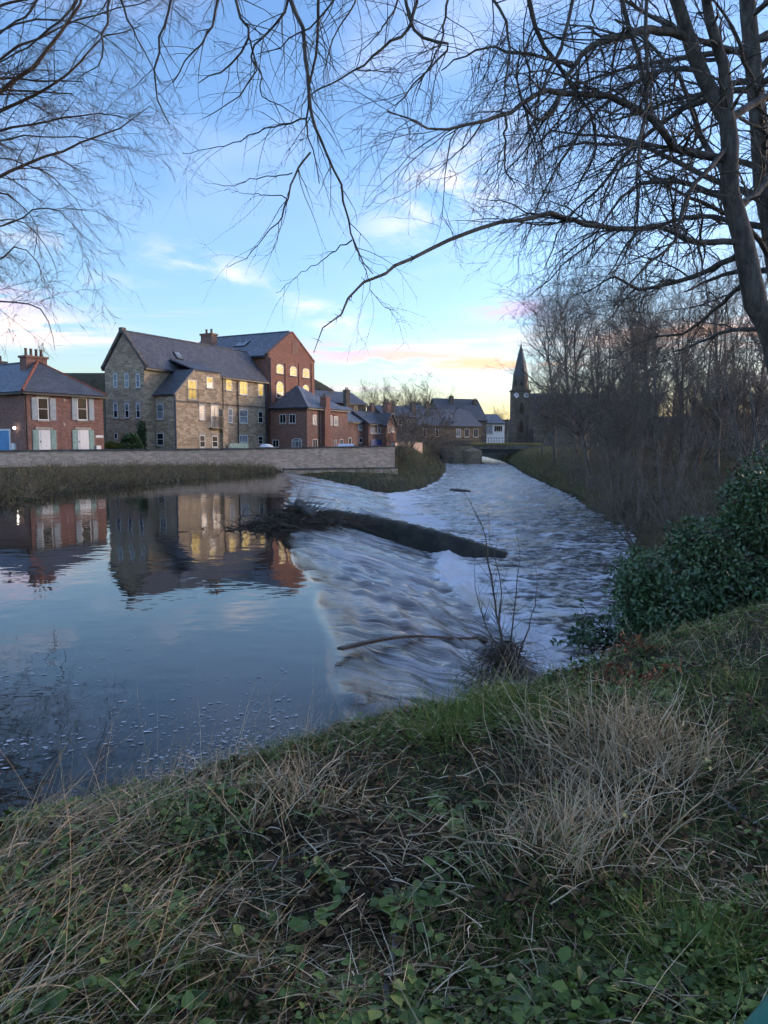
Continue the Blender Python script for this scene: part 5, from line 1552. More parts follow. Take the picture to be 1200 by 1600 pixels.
# ---------------------------------------------------------------- left bank scrub and far grass
def far_banks():
    r = np.random.default_rng(31); n = 60000
    y = r.uniform(24, 63, n); x = r.uniform(-34, -7, n)
    yw = np.interp(x, WALL[:, 0], WALL[:, 1])
    dl = seg_dist(x, y, LEFT); ok = (~in_poly(x, y, POLY)) & (y < yw - .3) & (dl > 0) & (crest_d(x, y) < 0) & (dl < 14)
    ok &= (r.random(n) < np.clip(1.15 - dl / 12, .25, 1))
    x, y, dl = x[ok], y[ok], dl[ok]; z = ground_z(x, y); S = len(x)
    hump = .35 + .75 * fbm(x * .45, y * .45, 4) ** 1.3 + .25 * sstep(46, 34, y)
    L = r.uniform(.5, 1.2, S) * hump
    V1 = blades(np.stack([x, y, z - .05], 1), r, L, r.uniform(.014, .035, S), .45, 5, (.03, -.02, -.22), .14, None, 3)
    stuff('bank_scrub', [V1], MS, 'brown arching bramble scrub along the foot of river wall', 'scrub')
    # pale grass: lower-left bank below the weir and the right bank
    n = 60000; y = r.uniform(9, 140, n) ** 1.0; u = r.uniform(-.2, .75, n); x = u * y
    dr, dl = seg_dist(x, y, RIGHT), seg_dist(x, y, LEFT)
    yw = np.interp(x, WALL[:, 0], WALL[:, 1])
    ok = (~in_poly(x, y, POLY)) & (((dl < dr) & (y > 50) & (y < np.where(x < 1.2, yw - .6, 130)) & (dl < 12)) | ((dr < dl) & (dr < 7)))
    x, y = x[ok], y[ok]
    m2 = 45000; t2 = r.uniform(12, 20, m2); i2 = t2.astype(int); q2 = RIGHT[i2] * (1 - (t2 - i2))[:, None] + RIGHT[i2 + 1] * (t2 - i2)[:, None]
    x = np.r_[x, q2[:, 0] + r.uniform(.1, 5, m2)]; y = np.r_[y, q2[:, 1]]
    S = len(x); L = r.uniform(.22, .6, S) * np.clip(.7 + y / 70, .8, 1.6)
    V2 = blades(np.stack([x, y, ground_z(x, y) - .03], 1), r, L, r.uniform(.012, .03, S) * np.clip(y / 40, .5, 2), .4, 4, (0, 0, -.2), .1, None, 7)
    rb_ = (seg_dist(x, y, RIGHT) < seg_dist(x, y, LEFT)) & (fbm(x * .4, y * .3, 3) + .006 * (y - 40) < .55); vb = np.repeat(rb_, 8); qb = np.repeat(rb_, 3)
    sel = lambda m_v, m_q: (V2[0][m_v], (np.cumsum(m_v) - 1)[V2[1][m_q]])
    stuff('bank_scrub', [sel(vb, qb)], MS, 'rough brown grass and scrub on right bank of the lower river', 'scrub')
    V2 = sel(~vb, ~qb)
    stuff('bank_grass', [V2], MT, 'rough pale grass on the spit and the river edges below the weir', 'grass')


far_banks()


def garden_bits():
    # clipped round bush and ivy by the stone mill
    c = at(205, 690, 70.0); c[2] = STREET
    r = np.random.default_rng(9); n = 2600
    d = unit(r.normal(size=(n, 3))); d[:, 2] = np.abs(d[:, 2]); p = c + d * np.array([1.0, 1.0, 1.75]) * r.uniform(.82, 1.05, (n, 1))
    root = tag(empty('round_bush', c), 'dark clipped dome-shaped bush in front of the stone gable', 'bush')
    link('foliage', np_mesh('foliage', *leaves(p, d + r.normal(0, .5, (n, 3)), r.normal(size=(n, 3)), r.uniform(.12, .22, n), r.uniform(.07, .12, n))), MH, root)
    MB().tube([c - UP * .2, c + UP * .9], [.08, .05], 6).build('stem', M['timber'], root)
    c = at(172, 696, 69.0); c[2] = STREET; n = 1500
    d = unit(r.normal(size=(n, 3))); d[:, 2] = np.abs(d[:, 2]); p = c + d * np.array([1.3, .8, 1.0]) * r.uniform(.6, 1.05, (n, 1))
    root = tag(empty('garden_shrub', c), 'low green shrub between brick house and stone mill', 'shrub')
    link('foliage', np_mesh('foliage', *leaves(p, d + r.normal(0, .5, (n, 3)), r.normal(size=(n, 3)), r.uniform(.12, .25, n), r.uniform(.07, .14, n))), MC, root)
    MB().tube([c - UP * .2, c + UP * .7], [.06, .04], 6).build('stem', M['timber'], root)
    # ivy up the corner
    g = GC - U_RIV * .08; n = 800; h = r.power(.8, n) * 2.9
    p = g - N_RIV * r.normal(.3, .26, n)[:, None] + UP * h[:, None] + (-U_RIV) * r.uniform(0, .22, n)[:, None]
    root = tag(empty('ivy', g), 'dark ivy climbing the corner of the stone gable', 'ivy')
    link('foliage', np_mesh('foliage', *leaves(p, r.normal(size=(n, 3)) - UP * .5, r.normal(size=(n, 3)) * .4 - U_RIV, r.uniform(.15, .28, n), r.uniform(.12, .22, n))), MH, root)
    # wooden fence panel and a white domed parasol top
    K = at(372, 696, 79.0); K[2] = STREET; f = tag(empty('garden_fence', K), 'green-grey garden fence panel at foot of stone mill', 'fence')
    for i in range(14): MB().hexa(K + U_RIV * .22 * i - U_RIV * 1.4, U_RIV * .19, N_RIV * .04, UP * (.95 + .02 * math.sin(i * 3))).build('slat', M['sage'], f)
    MB().hexa(K - U_RIV * 1.4 + UP * .3 - N_RIV * .05, U_RIV * 3.1, N_RIV * .045, UP * .1).build('rail', M['timber'], f)
    c = at(416, 697, 74.0); root = tag(empty('parasol', (c[0], c[1], STREET)), 'white domed parasol top peeping over the wall below drainpipe', 'parasol')
    m = MB(); k = 12; prof = [(0.0, .22), (.35, .17), (.62, .02), (.68, -.1)]
    for (r0, z0), (r1, z1) in zip(prof[:-1], prof[1:]):
        for i in range(k):
            a, b = 2 * math.pi * i / k, 2 * math.pi * (i + 1) / k
            q = [c + [r0 * math.cos(a), r0 * math.sin(a), z0], c + [r1 * math.cos(a), r1 * math.sin(a), z1], c + [r1 * math.cos(b), r1 * math.sin(b), z1], c + [r0 * math.cos(b), r0 * math.sin(b), z0]]
            m.poly(q if r0 > 0 else [q[0], q[1], q[2]])
    m.build('canopy', M['white'], root, smooth=True); MB().tube([(c[0], c[1], STREET), c + UP * .2], .03, 6).build('pole', M['timber'], root)


garden_bits()


# ---------------------------------------------------------------- weir beam, debris, plank
def weir_things():
    r = np.random.default_rng(14)
    m, t, b = new_mat('wet mossy masonry'); pos = t.new('ShaderNodeNewGeometry').outputs['Position']
    n1 = t.noise(pos, 3.0, 6, .7)
    t.put(b.inputs['Base Color'], t.mix(t.ramp(n1, .4, .65), (0.016, 0.014, 0.011), (0.050, 0.044, 0.026)))
    b.inputs['Roughness'].default_value = .6; bump(t, b, t.noise(pos, 9, 5, .7), .8, .04)
    A, B = BEAM0.copy(), BEAM1.copy(); A[2] = .12; B[2] = -.98
    d = unit((B - A) * [1, 1, 0]); s = np.array([d[1], -d[0], 0]); L = np.linalg.norm((B - A)[:2]); n = 60
    V, Fc = [], []
    for i in range(n + 1):
        f = i / n; c = A + (B - A) * f; c = c + UP * .16 * math.sin(f * math.pi)
        wd = .34 - .10 * f
        ring = [c + s * wd - UP * .9, c + s * (wd - .02) - UP * .12, c + s * (wd - .05), c - s * (wd - .05), c - s * wd - UP * .12, c - s * wd - UP * .9]
        V += [q + r.normal(0, .014, 3) for q in ring]
    for i in range(n):
        for j in range(5): Fc.append((i * 6 + j, i * 6 + j + 1, i * 6 + 7 + j, i * 6 + 6 + j))
    V = np.array(V); me = np_mesh('weir_beam', V, np.array(Fc))
    bm_root = tag(link('weir_beam', me, m), 'dark mossy sloping masonry beam running down the weir to the lower river', 'weir beam')
    cap = MB().poly([V[n * 6 + j] for j in (0, 1, 2, 3, 4, 5)]).build('end_face', m, bm_root)
    # moss fringe on top of the beam
    k = 500; f = r.random(k); c = A + (B - A) * f[:, None] + s * r.uniform(-.2, .2, k)[:, None] * (1 - .28 * f)[:, None] + UP * (.16 * np.sin(f * math.pi))[:, None]
    link('moss', np_mesh('moss', *blades(c, r, r.uniform(.02, .05, k), r.uniform(.006, .014, k), .6, 3, (0, 0, -.3), .1, None, 8)), MG, bm_root)
    # driftwood heap caught on the crest
    c0 = at_z(462, 818, 0.0); root = tag(empty('driftwood_heap', c0), 'heap of tangled driftwood sticks caught on the weir crest', 'driftwood')
    k = 1300; u = r.normal(0, 1, (k, 2)); ax = unit((BEAM0 - at_z(400, 812, 0.0)) * [1, 1, 0]); ay = np.array([-ax[1], ax[0], 0])
    p = c0 + ax * (u[:, :1] * .95) + ay * (u[:, 1:] * .42); hgt = .60 * np.exp(-(u[:, 0] / 1.3) ** 2 - (u[:, 1] / 1.1) ** 2)
    p[:, 2] = -.05 + hgt * r.random(k)
    dr = np.stack([r.normal(size=k), r.normal(size=k), r.normal(0, .28, k)], 1); dr[:, :2] += ax[:2] * .5
    P, R = grow(p - unit(dr) * .25, dr, r.uniform(.25, 1.15, k), r.uniform(.004, .017, k), 5, .14, (0, 0, -.02), 51, .4)
    o = strands_obj('sticks', [(P, R, 4)], M['timber'], root); o['kind'] = 'stuff'
    k = 110; i2 = r.choice(len(P), k); Pp = P[i2] + UP * .06 + r.normal(0, .05, (k, 1, 3)); strands_obj('bleached_sticks', [(Pp, R[i2] * 1.15, 4)], M['bark_pale'], root, 4, 'stuff')
    # wet core so that the heap is not see-through
    m2 = MB(); ring = 14
    for j in range(5):
        a0, a1 = j / 5, (j + 1) / 5
        for i in range(ring):
            q = []
            for (aa, ii) in ((a0, i), (a1, i), (a1, i + 1), (a0, i + 1)):
                th = 2 * math.pi * (ii % ring) / ring; rr = math.cos(aa * math.pi / 2); kk = .85 + .3 * float(vn(np.array([ii % ring * 1.7]), np.array([aa * 5]))[0])
                q.append(c0 + ax * 1.35 * rr * kk * math.cos(th) + ay * .6 * rr * kk * math.sin(th) + UP * (.36 * math.sin(aa * math.pi / 2) - .08))
            m2.poly(q)
    m2.build('wet_core', m, root)
    def log(name, a, bb, r0, r1, mat, label, n=10, jit=.02):
        P, R = resample(np.array([a, (a + bb) / 2 + r.normal(0, .04, 3), bb]), np.array([r0, (r0 + r1) / 2, r1]), n, jit, 3)
        o = MB().tube(P, R, 9).build(name, mat, None, smooth=False); return tag(o, label, 'driftwood')
    a = at(466, 786, 21.6); log('log', a, at(489, 800, 20.9), .13, .11, M['bark_pale'], 'short pale broken log on top of the driftwood heap')
    log('log', at(452, 797, 23.6), at(500, 806, 23.2), .10, .08, M['timber'], 'dark wet log lying across the driftwood heap')
    a, bb = at(452, 829, 21.4), at(549, 797, 22.6)
    P, R = resample(np.array([a, at(500, 822, 21.8), at(527, 812, 22.2), bb]), np.array([.05, .045, .03, .012]), 14, .012, 6)
    br = tag(MB().tube(P, R, 7).build('driftwood_branch', M['bark_pale'], None), 'bent pale branch sticking out right of the driftwood heap', 'driftwood')
    sp = spawn(P[None], R[None], 9, .3, .95, (30, 60), (.15, .5), .5, 5, .1, (0, 0, .05), 52, .006, .015)
    strands_obj('twigs', [sp], M['bark_pale'], br, 4, 'stuff')
    for k2, (x0, y0, x1, y1, D, lab) in enumerate(((405, 828, 470, 846, 20.4, 'wet stick trailing over crest below the driftwood heap'), (440, 846, 455, 878, 18.6, 'thin stick poking down the weir face under the heap'), (498, 800, 585, 832, 23.0, 'long thin branch leaning against the mossy beam'))):
        tag(MB().tube(*resample(np.array([at(x0, y0, D), at((x0 + x1) / 2, (y0 + y1) / 2 - 3, D), at(x1, y1, D)]), np.array([.03, .025, .012]), 8, .01, k2), 6).build('driftwood_branch', M['timber'], None), lab, 'driftwood')
    # plank fixed across the near end of the weir
    a, bb = at_z(527, 1021, .03), at_z(742, 996, -.66)
    a2, b2 = a, bb
    dd = bb - a2; e = unit(np.array([dd[1], -dd[0], 0]))
    pl = MB()
    for i in range(8):
        f0, f1 = i / 8, (i + 1) / 8
        def g(f):
            q = a2 + dd * f + e * .02 * math.sin(f * 9)
            q[2] = float(water_z(np.array([q[0]]), np.array([q[1]]))[0]) + .085 + .01 * math.sin(f * 7); return q
        pl.hexa(g(f0), (g(f1) - g(f0)) * 1.0, e * (.07 - .03 * f0), UP * .028)
    tag(pl.build('weir_plank', M['timber'], None), 'thin dark plank lying across the near weir face', 'plank')
    # log in the lower river
    log('log', at_z(704, 766, -1.12), at_z(734, 768, -1.12), .13, .09, M['timber'], 'reddish log stranded in white water of the lower river', jit=.03)
    # bank-edge rocks
    for i, (px, py, s2, lab) in enumerate(((618, 1124, .22, 'flat grey rock at water edge left of the green tuft'), (745, 1000, .12, 'dark wet rock at the toe of near weir face')    )):
        c = at_z(px, py, (.02, -.75)[i]); V = unit(r.normal(size=(42, 3)))
        import bmesh
        bm = bmesh.new(); bmesh.ops.create_icosphere(bm, subdivisions=3, radius=1.0)
        for v in bm.verts:
            k3 = .75 + .5 * float(fbm(np.array([v.co.x * 1.6 + i * 7 + 20]), np.array([v.co.y * 1.6 + v.co.z * 2 + 20]), 4)[0])
            v.co = Vector((c[0] + v.co.x * s2 * 1.5 * k3, c[1] + v.co.y * s2 * k3, c[2] + v.co.z * s2 * .6 * k3))
        me = bpy.data.meshes.new('rock'); bm.to_mesh(me); bm.free()
        tag(link('rock', me, m if i else M['concrete']), lab, 'rock', 'rocks at the foot of the near bank')


weir_things()


# ---------------------------------------------------------------- evergreen bush on the right bank
def evergreen_bush(base_px, lobes, name, label, n, size, seed, mat=None):
    r = np.random.default_rng(seed); ps, ds = [], []
    lobes = [(at(*l[0]), np.array(l[1])) for l in lobes]
    wts = np.array([np.prod(l[1]) ** (2 / 3) for l in lobes]); wts /= wts.sum()
    for (c, rad), w in zip(lobes, wts):
        k = int(n * w); d = unit(r.normal(size=(k, 3)))
        q = c + d * rad * (1 - .5 * r.random((k, 1)) ** 1.8) * (.45 + 1.15 * fbm(d[:, :1] * 3 + 9 + c[0], d[:, 2:] * 3 + d[:, 1:2] * 2 + 9, 3))
        ps.append(q); ds.append(d)
    p, d = np.vstack(ps), np.vstack(ds); k = len(p)
    base = np.array(base_px, float); root = tag(empty(name, base), label, 'bush')
    m = min(k, max(12, k // 160)); i0 = r.choice(k, m); lf = 14
    sd_ = unit(d[i0] + UP * .5 + r.normal(0, .35, (m, 3))); SP, SR = grow(p[i0], sd_, r.uniform(.18, .5, m), np.full(m, .004), 8, .1, (0, 0, -.04), seed + 9)
    ii, jj = np.repeat(np.arange(m), lf), np.tile(np.linspace(1, 7, lf).astype(int), m)
    p = np.vstack([p, SP[ii, jj]]); d = np.vstack([d, unit(r.normal(size=(m * lf, 3)))]); k = len(p)
    nr = unit(d * .5 + UP * .7 + r.normal(0, .45, (k, 3))); dirs = unit(d * .7 + r.normal(0, .7, (k, 3)) - UP * .15)
    link('foliage', np_mesh('foliage', *leaves(p, dirs, nr, r.uniform(.7, 1.3, k) * size, r.uniform(.7, 1.2, k) * size * .55)), mat or MH, root)
    st = []
    for c, rad in lobes:
        for _ in range(5):
            e = c + unit(r.normal(size=3)) * rad * .8
            st.append(resample(np.array([base + r.normal(0, .12, 3) * [1, 1, 0], (base + e) / 2 + r.normal(0, .12, 3), e]), np.array([.022, .014, .004]), 9))
    P, R = stack(st); tw = spawn(P, R, 160, .4, 1, (25, 60), (.15, .5), .6, 5, .12, (0, 0, .03), seed + 3, .002, .006)
    strands_obj('stems', [(P, R, 5), tw, (SP, SR)], M['timber'], root)
    return root


g = hit(1080, 1000)
_rb = np.random.default_rng(640); _lb = []
for _c in ((985, 945, 9.6), (1020, 915, 9.7), (1055, 880, 9.9), (1095, 850, 10.1), (1130, 815, 10.4), (1165, 785, 10.6), (1195, 765, 10.8), (1230, 790, 10.6), (1100, 920, 9.5), (1140, 880, 9.8), (1180, 840, 10.1), (1220, 860, 10.0),
           (1060, 950, 9.3), (1150, 930, 9.3), (1200, 910, 9.5), (1250, 900, 9.6), (1015, 965, 9.4), (1110, 965, 9.2), (1260, 820, 10.4)):
    _lb.append((tuple(np.array(_c) + _rb.normal(0, 1, 3) * [10, 8, .18]), tuple(_rb.uniform(.26, .48, 3))))
evergreen_bush(at(1075, 985, 9.6), _lb, 'evergreen_bush', 'dark glossy evergreen bush spreading over the right bank', 20000, .066, 61)
evergreen_bush(at(945, 1005, 11.0), [((938, 985, 11.0), (.32, .3, .2)), ((905, 995, 11.0), (.18, .2, .14))], 'evergreen_bush', 'small low leafy shoot at water edge left of the evergreen bush', 420, .08, 62)


# ---------------------------------------------------------------- sapling with flood debris
def sapling():
    r = np.random.default_rng(19); base = at(790, 1062, 7.7)
    root = tag(empty('sapling', base), 'thin leafless sapling stems rising from clump of flood debris at water edge', 'sapling')
    st = [px_limb([(792, 1060, 7.7), (785, 1000, 7.7), (776, 960, 7.7), (768, 900, 7.6), (757, 840, 7.6), (738, 790, 7.5), (722, 765, 7.5)], .016, .0016, 16, .006, 1),
          px_limb([(795, 1060, 7.7), (800, 990, 7.8), (806, 930, 7.8), (812, 870, 7.9), (803, 810, 7.9)], .011, .0015, 16, .006, 2),
          px_limb([(790, 1055, 7.7), (780, 980, 7.6), (782, 910, 7.5), (768, 850, 7.4), (765, 810, 7.4)], .010, .0015, 16, .006, 3),
          px_limb([(800, 1055, 7.7), (822, 990, 7.7), (838, 930, 7.7), (835, 870, 7.7)], .010, .002, 16, .006, 4),
          px_limb([(786, 1055, 7.7), (770, 1000, 7.6), (750, 950, 7.5), (742, 900, 7.5), (746, 860, 7.5)], .008, .0015, 16, .006, 5)]
    P, R = stack(st); tw = spawn(P, R, 60, .25, 1, (20, 50), (.12, .5), .5, 6, .08, (0, 0, .06), 71, .0014, .004)
    strands_obj('stems', [(P, R, 6), tw], M['bark'], root)
    k = 900; p = base + np.stack([r.normal(0, .17, k), r.normal(0, .15, k), r.uniform(-.15, .40, k)], 1); p[:, :2] = base[:2] + (p[:, :2] - base[:2]) * np.clip(1.15 - (p[:, 2:] - base[2]) * 1.6, .25, 1.2)
    d = np.stack([r.normal(size=k), r.normal(size=k), r.normal(-.3, .6, k)], 1)
    S = grow(p, d, r.uniform(.12, .42, k), r.uniform(.0015, .005, k), 5, .25, (0, 0, -.12), 72, .5)
    o = strands_obj('debris', [S], M['timber'], root); o['kind'] = 'stuff'


sapling()


# ---------------------------------------------------------------- foreground ground layer
def foreground():
    # short green grass and moss
    pos, r = scatter(150000, 1.2, 13, -42, 46, 201, side='right'); S = len(pos)
    m = fbm(pos[:, 0] * 1.1 + 5, pos[:, 1] * 1.1 + 2, 4); dsh = seg_dist(pos[:, 0], pos[:, 1], RIGHT)
    rs = sstep(-.2, 1.0, pos[:, 0]) * sstep(1.2, 2.2, dsh)
    keep = r.random(S) < (1 - .5 * rs) * np.clip((m - .36) * 3.4 + .8 * np.exp(-dsh / .8) + .15, .08, 1); pos = pos[keep]; S = len(pos)
    rad = np.hypot(pos[:, 0], pos[:, 1])
    stuff('grass', [blades(pos - [0, 0, .01], r, r.uniform(.04, .15, S), r.uniform(.0022, .005, S) * np.clip(rad / 3, .8, 2.2), .65, 4, (-.05, 0, -.22), .15, None, 11)], MG, 'short green grass and moss over the near bank', 'grass')
    # laid dry stalks, mostly combed one way
    pos, r = scatter(17000, 1.2, 8, -42, 44, 202, side='right'); S = len(pos)
    m = fbm(pos[:, 0] * .8 + 2, pos[:, 1] * .8 + 8, 3); left = sstep(.9, -.5, pos[:, 0])
    keep = r.random(S) < np.clip((m - .52) * 4 + .30 * left - .12, .03, 1); pos = pos[keep]; S = len(pos)
    head = np.stack([r.normal(1.1, .7, S), r.normal(.9, .6, S)], 1)
    stuff('dry_stalks', [blades(pos + [0, 0, .015], r, r.uniform(.12, .36, S) * np.where(r.random(S) < .12, 2.2, 1), r.uniform(.0018, .0042, S), .4, 6, (0, 0, -.13), .08, head, 12)], MD, 'fallen dry grass stalks matted over the near bank', 'dry grass')
    # short broken straw lying every way, with flattened patches
    pos, r = scatter(30000, 1.2, 9, -42, 46, 207, side='right'); S = len(pos)
    m = fbm(pos[:, 0] * 1.7 + 22, pos[:, 1] * 1.7 + 6, 4); keep = r.random(S) < np.clip((m - .40) * 4.5, .08, 1); pos = pos[keep]; S = len(pos)
    a = r.uniform(0, 6.283, S); hd = np.stack([np.cos(a), np.sin(a)], 1) * r.uniform(1.5, 6, S)[:, None]
    stuff('broken_straw', [blades(pos + np.stack([0 * a, 0 * a, r.uniform(.01, .06, S)], 1), r, r.uniform(.04, .20, S), r.uniform(.002, .006, S), .2, 4, (0, 0, -.06), .12, hd, 15)], MD, 'short broken straw lying matted over the near bank', 'dry grass')
    # leaf litter
    pos, r = scatter(26000, 1.2, 8, -42, 44, 203, side='right'); S = len(pos)
    stuff('leaf_litter', [leaves(pos + np.stack([0 * pos[:, 0], 0 * pos[:, 0], r.uniform(.004, .03, S)], 1), np.stack([r.normal(size=S), r.normal(size=S), r.normal(0, .25, S)], 1), UP + r.normal(0, .45, (S, 3)), r.uniform(.014, .05, S) * np.where(r.random(S) < .06, 1.7, 1), r.uniform(.010, .032, S), .5)], ML, 'brown fallen leaves littering the near bank', 'leaf litter')
    # low leafy plants
    pos, r = scatter(21000, 1.2, 7, -42, 44, 204, side='right'); S = len(pos)
    m = fbm(pos[:, 0] * 1.3 + 12, pos[:, 1] * 1.3 + 3, 3); right = sstep(-.9, .5, pos[:, 0])
    keep = r.random(S) < np.clip((m - .45) * 3.6 + .22 * right * sstep(4.5, 2.5, pos[:, 1]) - .10, .02, 1); pos = pos[keep]; S = len(pos)
    k = 7; pp = np.repeat(pos, k, 0); N = len(pp); a = r.uniform(0, 6.283, N); h = r.uniform(.01, .09, N); sz = np.repeat(.008 + .025 * r.random(S) ** 2.4, k) * r.uniform(.7, 1.3, N)
    off = np.stack([np.cos(a), np.sin(a), 0 * a], 1) * (sz * r.uniform(.3, 1.6, N))[:, None]
    dirs = np.stack([np.cos(a), np.sin(a), r.normal(-.05, .3, N)], 1)
    lv = leaves(pp + off + UP * h[:, None], dirs, UP + r.normal(0, .35, (N, 3)), sz * 1.3, sz, .22)
    stuff('ground_cover', [lv], MC, 'low green leafy plants covering the near bank', 'ground cover')
    # thin upright stalks along the water edge
    r = np.random.default_rng(205); n = 520; t = r.uniform(3, 8.2, n); i = t.astype(int)
    q = RIGHT[i] * (1 - (t - i))[:, None] + RIGHT[i + 1] * (t - i)[:, None]
    inw = q + np.stack([r.uniform(.0, .5, n) * .7, -r.uniform(.0, .5, n)], 1)
    pos = np.stack([inw[:, 0], inw[:, 1], ground_z(inw[:, 0], inw[:, 1])], 1)
    stuff('dry_stalks', [blades(pos, r, r.uniform(.15, .62, n) * np.where(r.random(n) < .3, 1.3, .8), r.uniform(.0018, .004, n), .22, 7, (.0, .0, -.05), .09, np.tile([.35, .1], (n, 1)), 13)], MD, 'thin upright dry stalks along the near water edge', 'dry grass')


foreground()


def clump(name, label, cat, px, py, n, h, spread, mat, seed, w=.004, lean=.28, droop=-.12, group=None):
    base = hit(px, py); r = np.random.default_rng(seed)
    p = base + np.stack([r.normal(0, spread, n), r.normal(0, spread, n), np.zeros(n)], 1); p[:, 2] = ground_z(p[:, 0], p[:, 1]) - .01
    d = p - base
    V, Q = blades(p, r, r.uniform(.45, 1.1, n) * h, r.uniform(.6, 1.3, n) * w, lean, 7, (0, 0, droop), .15, d[:, :2] / max(spread, .01) * .18, seed)
    root = tag(empty(name, base), label, cat, group)
    o = link('blades', np_mesh('blades', V, Q), mat, root); o['kind'] = 'stuff'
    return root


DG = 'dead grass clumps on the near bank'
for i, (px, py, n, h, sp, lab) in enumerate(((880, 1345, 240, .42, .13, 'drooping tan grass clump above dark bare soil'), (835, 1310, 150, .36, .10, 'small tan grass clump at left end of the dead grass'),
        (955, 1290, 230, .45, .14, 'tan grass clump in the middle of the dead grass patch'), (1005, 1195, 320, .62, .17, 'tall pale upright grass clump at the top of the dead grass patch'),
        (1040, 1215, 200, .55, .13, 'tall pale grass clump nearest the evergreen bush'), (935, 1165, 300, .62, .17, 'tall dry grass clump right behind the green shore tufts'),
        (890, 1230, 260, .46, .16, 'matted dry grass clump between shore tufts and bare soil'), (1150, 1040, 90, .5, .2, 'pale dry grass clump below the evergreen bush at right'),
        (470, 1250, 200, .42, .16, 'pale dry grass clump left of centre on the bank'), (330, 1300, 180, .40, .2, 'flattened pale grass clump on the left of bank'),
        (300, 1222, 160, .38, .2, 'pale grass clump overhanging the pool edge'), (180, 1265, 150, .36, .2, 'bleached grass clump at lower left pool edge'))):
    clump('dry_grass_clump', lab, 'dry grass', px, py, int(n * .8), h * .74, sp * 1.1, MD, 300 + i, .0052, .34, -.12, DG)
GG = 'green grass tufts on the near bank'
for i, (px, py, n, h, sp, lab) in enumerate(((1075, 1500, 420, .26, .11, 'big lush green grass tuft at lower right'), (700, 1150, 300, .38, .12, 'long green grass tuft at the water edge below the weir'),
        (770, 1120, 260, .34, .14, 'arching green grass tuft beside the sapling'), (850, 1130, 180, .28, .12, 'dark green grass tuft right of the sapling'), (1160, 1080, 160, .22, .12, 'short bright green tuft on right slope'),
        (745, 1545, 200, .13, .09, 'small bright green tuft near the bottom edge'), (800, 1480, 150, .11, .1, 'low green tuft left of the big lush one'), (1175, 1520, 200, .2, .1, 'green grass tuft at the bottom right corner'))):
    clump('grass_tuft', lab, 'grass tuft', px, py, n, h, sp, MG, 400 + i, .0048, .35, -.14, GG)


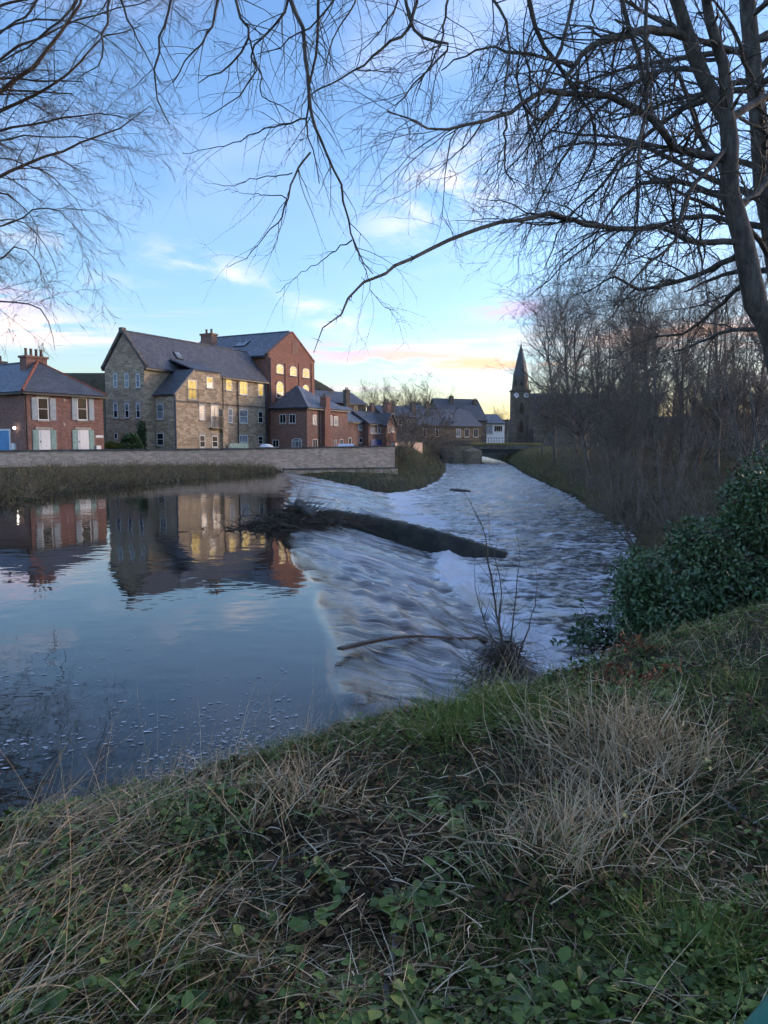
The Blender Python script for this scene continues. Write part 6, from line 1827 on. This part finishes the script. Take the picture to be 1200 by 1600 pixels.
def small_things():
    r = np.random.default_rng(88)
    def stick(pxs, r0, r1, mat, label, up=.03):
        pts = np.array([hit(a, b) + UP * (c if isinstance(c, float) else up) for a, b, *rest in pxs for c in [rest[0] if rest else up]])
        P, R = resample(pts, np.linspace(r0, r1, len(pts)), 16, .004, int(r.integers(99)))
        o = tag(MB().tube(P, R, 6).build('fallen_stick', mat, None), label, 'stick', 'sticks fallen on the near bank')
        strands_obj('twigs', [spawn(P[None], R[None], 5, .3, .95, (30, 55), (.04, .15), .5, 4, .1, (0, 0, .02), int(r.integers(999)), .001, .003)], mat, o, 4, 'stuff')
    stick([(692, 1372), (660, 1410), (630, 1450), (612, 1510), (600, 1598)], .006, .011, M['bark_pale'], 'pale bleached stick running down to bottom edge')
    stick([(1060, 1640 - 60), (960, 1560), (900, 1590)], .006, .003, M['timber'], 'thin brown stick near bottom of the bank')
    stick([(580, 1302), (500, 1330), (400, 1372)], .006, .004, M['bark_pale'], 'straight pale stalk lying across the middle of the bank')
    stick([(40, 1560), (150, 1450), (250, 1350), (310, 1290)], .004, .002, M['bark_pale'], 'long pale stalk slanting up at lower left')
    stick([(1120, 1250), (1150, 1280), (1190, 1305)], .006, .004, M['bark_pale'], 'short pale stick on the right slope')
    # rust coloured dead fronds under the bush
    for px, py, lab in ((1010, 1050, 'rust-red dead fern fronds below the evergreen bush'), (965, 1040, 'small rust-red dead fern at the water side'), (1000, 990, 'tan dead leaves hanging at the foot of evergreen bush')):
        b = hit(px, py + 30); k = 70; a = r.uniform(0, 6.28, 9)
        P, R = grow(np.tile(b, (9, 1)), np.stack([np.cos(a) * .8, np.sin(a) * .8, np.ones(9)], 1), r.uniform(.2, .38, 9), np.full(9, .003), 8, .06, (0, 0, -.2), 5)
        i, j = r.integers(0, 9, k), r.integers(2, 8, k); p = P[i, j]
        root = tag(empty('dead_fern', b), lab, 'fern', 'dead ferns under the bush')
        link('fronds', np_mesh('fronds', *leaves(p, r.normal(size=(k, 3)) - UP * .3, r.normal(size=(k, 3)), r.uniform(.04, .09, k), r.uniform(.012, .028, k), .3)), MR, root)
        strands_obj('stems', [(P, R)], M['timber'], root)
    # bramble shoots: arching stems with threefold leaves
    for q, (px, py, lab) in enumerate(((560, 1420, 'bramble shoot with green leaves in the middle of bank'), (640, 1390, 'bramble shoot right of the pale stick top'), (380, 1460, 'bramble shoot with dark leaves on the left of bank'), (850, 1560, 'bramble shoot with large leaves near the bottom'),
                                       (1000, 1590, 'large-leaved dark green bramble at bottom right'), (690, 1290, 'bramble shoot beside the dead grass'), (250, 1560, 'bramble shoot at lower left corner of bank'))):
        b = hit(px, py); n = 5; a = r.uniform(0, 6.28, n)
        P, R = grow(np.tile(b, (n, 1)), np.stack([np.cos(a), np.sin(a), np.full(n, .7)], 1), r.uniform(.2, .42, n), np.full(n, .0025), 9, .08, (0, 0, -.16), 900 + q, .5)
        root = tag(empty('bramble', b), lab, 'bramble', 'bramble shoots on the near bank')
        strands_obj('stems', [(P, R)], M['timber'], root)
        pi = np.repeat(P[:, 2:].reshape(-1, 3), 3, 0); k = len(pi); ang = np.tile([-.9, 0, .9], k // 3) + np.repeat(r.uniform(0, 6.28, k // 3), 3)
        lv = leaves(pi + UP * .01, np.stack([np.cos(ang), np.sin(ang), r.normal(-.1, .2, k)], 1), UP + r.normal(0, .25, (k, 3)), r.uniform(.035, .07, k), r.uniform(.025, .045, k), .18)
        link('leaf_sprays', np_mesh('leaf_sprays', *lv), MC, root)
    # green handrail passing the bottom right corner
    a, b2 = at(1243, 1560, .82), at(1185, 1630, .80); d = unit(b2 - a)
    p0, p1 = a - d * 1.0, b2 + d * .5
    root = tag(empty('handrail', (p0[0], p0[1], gz(p0[0], p0[1]))), 'green painted tubular handrail cutting the bottom right corner', 'handrail')
    MB().tube([p0, a, b2, p1], .022, 14).build('rail', M['green_rail'], root, smooth=True)
    for p in (p0, p1): MB().tube([(p[0], p[1], gz(p[0], p[1]) - .1), p], .02, 10).build('post', M['green_rail'], root, smooth=True)


small_things()
